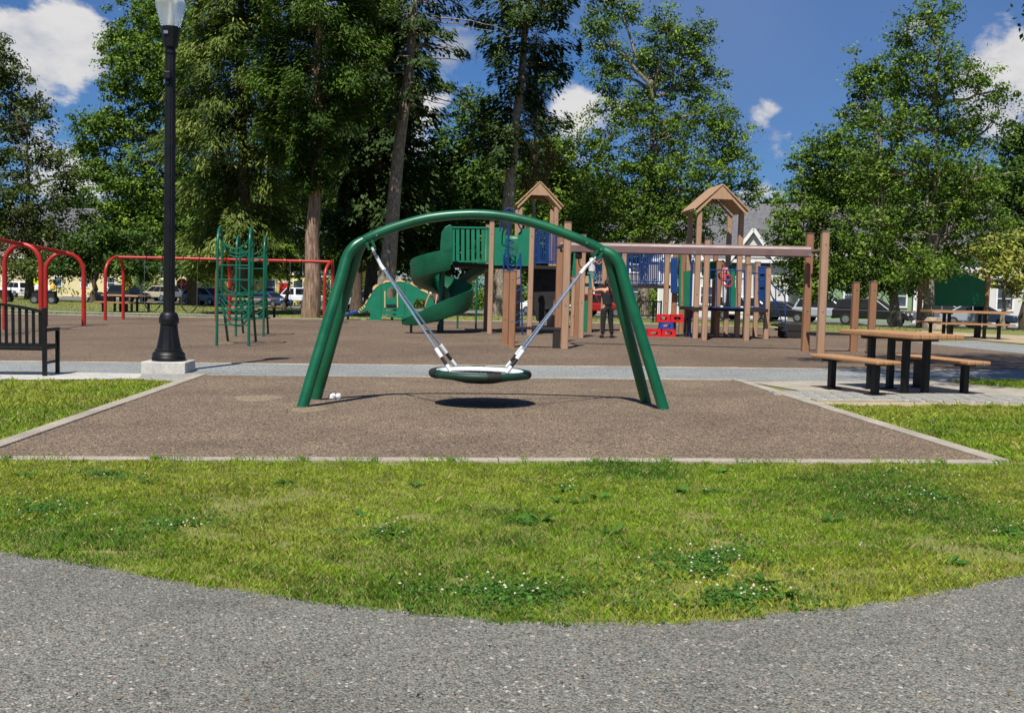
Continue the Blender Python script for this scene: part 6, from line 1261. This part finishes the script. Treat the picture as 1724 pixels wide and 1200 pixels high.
# clover leaves and flower heads, broad-leaved weeds
spots = [(70, 860, 110, 26), (300, 885, 95, 20), (640, 900, 90, 14), (850, 1000, 150, 26), (1200, 950, 130, 45), (1250, 1010, 110, 22), (1560, 840, 150, 26), (1500, 800, 110, 14), (960, 820, 90, 14), (1190, 832, 60, 8), (1700, 900, 60, 20), (180, 800, 120, 12)]
rng = np.random.default_rng(9); CX_, CY_ = [], []; FX, FY = [], []
for (px, py, rx, ry) in spots:
    for k in range(int(rx * ry * .62)):
        r = abs(rng.normal()) * .85; a = rng.uniform(0, 2 * math.pi); p = G(px + rx * r * math.cos(a), py + ry * r * math.sin(a)); CX_.append(p.x); CY_.append(p.y)
    for k in range(int(rx * ry * .006)):
        r = abs(rng.normal()) * .7; a = rng.uniform(0, 2 * math.pi); p = G(px + rx * r * math.cos(a), py + ry * r * math.sin(a)); FX.append(p.x); FY.append(p.y)
x = np.array(CX_); y = np.array(CY_); k = inside(main_poly, x, y) & (vnoise(x, y, 6.0, 31) + .5 * vnoise(x, y, 14.0, 32) > .60); x, y = x[k], y[k]; N = len(x); s = .006 + .006 * rng.random(N); a = rng.uniform(0, 2 * np.pi, N); z = SL * x + .008 + .022 * rng.random(N)
v = np.empty((N, 4, 3))
for i in range(4): v[:, i] = np.stack([x + s * np.cos(a + i * np.pi / 2), y + s * np.sin(a + i * np.pi / 2), z + rng.normal(size=N) * .004], 1)
tag(facemesh('clover_leaves', v, 4, lc(82, 124, 50) * (.55 + .75 * rng.random((N, 1))), 'grass'), 'dark green clover leaves in patches on the front lawn', 'clover', kind='stuff')
mb = MB()
for x_, y_ in zip(FX, FY):
    if not inside(main_poly, np.array([x_]), np.array([y_]))[0]: continue
    h = rng.uniform(.03, .06); r = rng.uniform(.005, .0085); c = Vector((x_, y_, SL * x_ + h))
    mb.add([c + Vector(q) * r for q in ((1, 0, 0), (0, 1, 0), (-1, 0, 0), (0, -1, 0), (0, 0, 1.0), (0, 0, -.8))], [(0, 1, 4), (1, 2, 4), (2, 3, 4), (3, 0, 4), (1, 0, 5), (2, 1, 5), (3, 2, 5), (0, 3, 5)])
o = mb.build('clover_flowers', 'petal'); tag(o, 'small white clover flower heads scattered over the front lawn', 'clover', kind='stuff')
V = []; cc = []
for (px, py) in ((950, 830), (935, 845), (910, 880), (870, 878), (890, 885), (1210, 798), (40, 805), (610, 872), (1010, 842), (1320, 1005), (1290, 985), (480, 815), (700, 820), (1400, 880), (250, 815), (1150, 830), (975, 850), (1600, 950), (1030, 900)):
    p = G(px, py)
    for k in range(9):
        a = rng.uniform(0, 2 * math.pi); L = rng.uniform(.05, .11); w = L * .32; d = np.array([math.cos(a), math.sin(a), rng.uniform(.15, .7)]); sd = np.array([-math.sin(a), math.cos(a), 0]); q = np.array([p.x, p.y, p.z + .01])
        V.append([q, q + d * L * .55 + sd * w / 2, q + d * L - np.array([0, 0, .015]), q + d * L * .55 - sd * w / 2]); cc.append(lc(76, 122, 48) * rng.uniform(.7, 1.3))
tag(facemesh('lawn_weeds', np.array(V), 4, np.array(cc), 'grass'), 'broad-leaved weed rosettes dotted over the front lawn', 'weeds', kind='stuff')

# tufts creeping over the kerb, dry leaves and twigs on the hard surfaces
V = []; cc = []
for k in range(5200):
    t = rng.random(); tt = t + .01 * math.sin(t * 90); 
    if vnoise(np.array([t * 30.0]), np.array([0.0]), 1.0, 41)[0] < .52: continue
    p = (PA + fo * .93).lerp(PB + fo * .93, tt); h = rng.uniform(.02, .06); a = rng.uniform(0, 2 * math.pi); le = np.array([math.cos(a), math.sin(a) + .5, 0]) * h * .8; q = np.array([p.x, p.y + rng.normal() * .012, SL * p.x]); w = np.array([.002, 0, 0])
    V.append([q - w, q + w, q + le * .6 + np.array([0, 0, h * .7]) + w, q + le + np.array([0, 0, h])]); cc.append(lc(112, 146, 44) * rng.uniform(.6, 1.3))
tag(facemesh('kerb_tufts', np.array(V), 4, np.array(cc), 'grass'), 'grass tufts creeping over the front kerb of the pad', 'grass', kind='stuff')
V = []; cc = []
for k in range(150):
    u_, v_ = rng.random(), rng.random(); region = k % 3
    p = G(rng.uniform(0, 1724), rng.uniform(1060, 1190), .012) if region == 0 else (G(rng.uniform(300, 1400), rng.uniform(650, 770), .02) if region == 1 else G(rng.uniform(0, 1400), rng.uniform(560, 605), .02))
    L = rng.uniform(.010, .026) * (.4 if region == 0 else 1 if region < 2 else 1.6); a = rng.uniform(0, 6.28); d = np.array([math.cos(a), math.sin(a), 0]) * L; s_ = np.array([-math.sin(a), math.cos(a), 0]) * L * rng.uniform(.12, .5); q = np.array([p.x, p.y, p.z + .004]); up_ = np.array([0, 0, rng.uniform(.002, .012)])
    V.append([q - d, q + s_ + up_, q + d + up_ * .5, q - s_]); cc.append((lc(120, 92, 54) if rng.random() < .6 else lc(60, 52, 40)) * rng.uniform(.6, 1.5))
tag(facemesh('fallen_leaves', np.array(V), 4, np.array(cc), 'grass'), 'dry leaf bits and twigs scattered over path, pad and yard', 'leaves', kind='stuff')
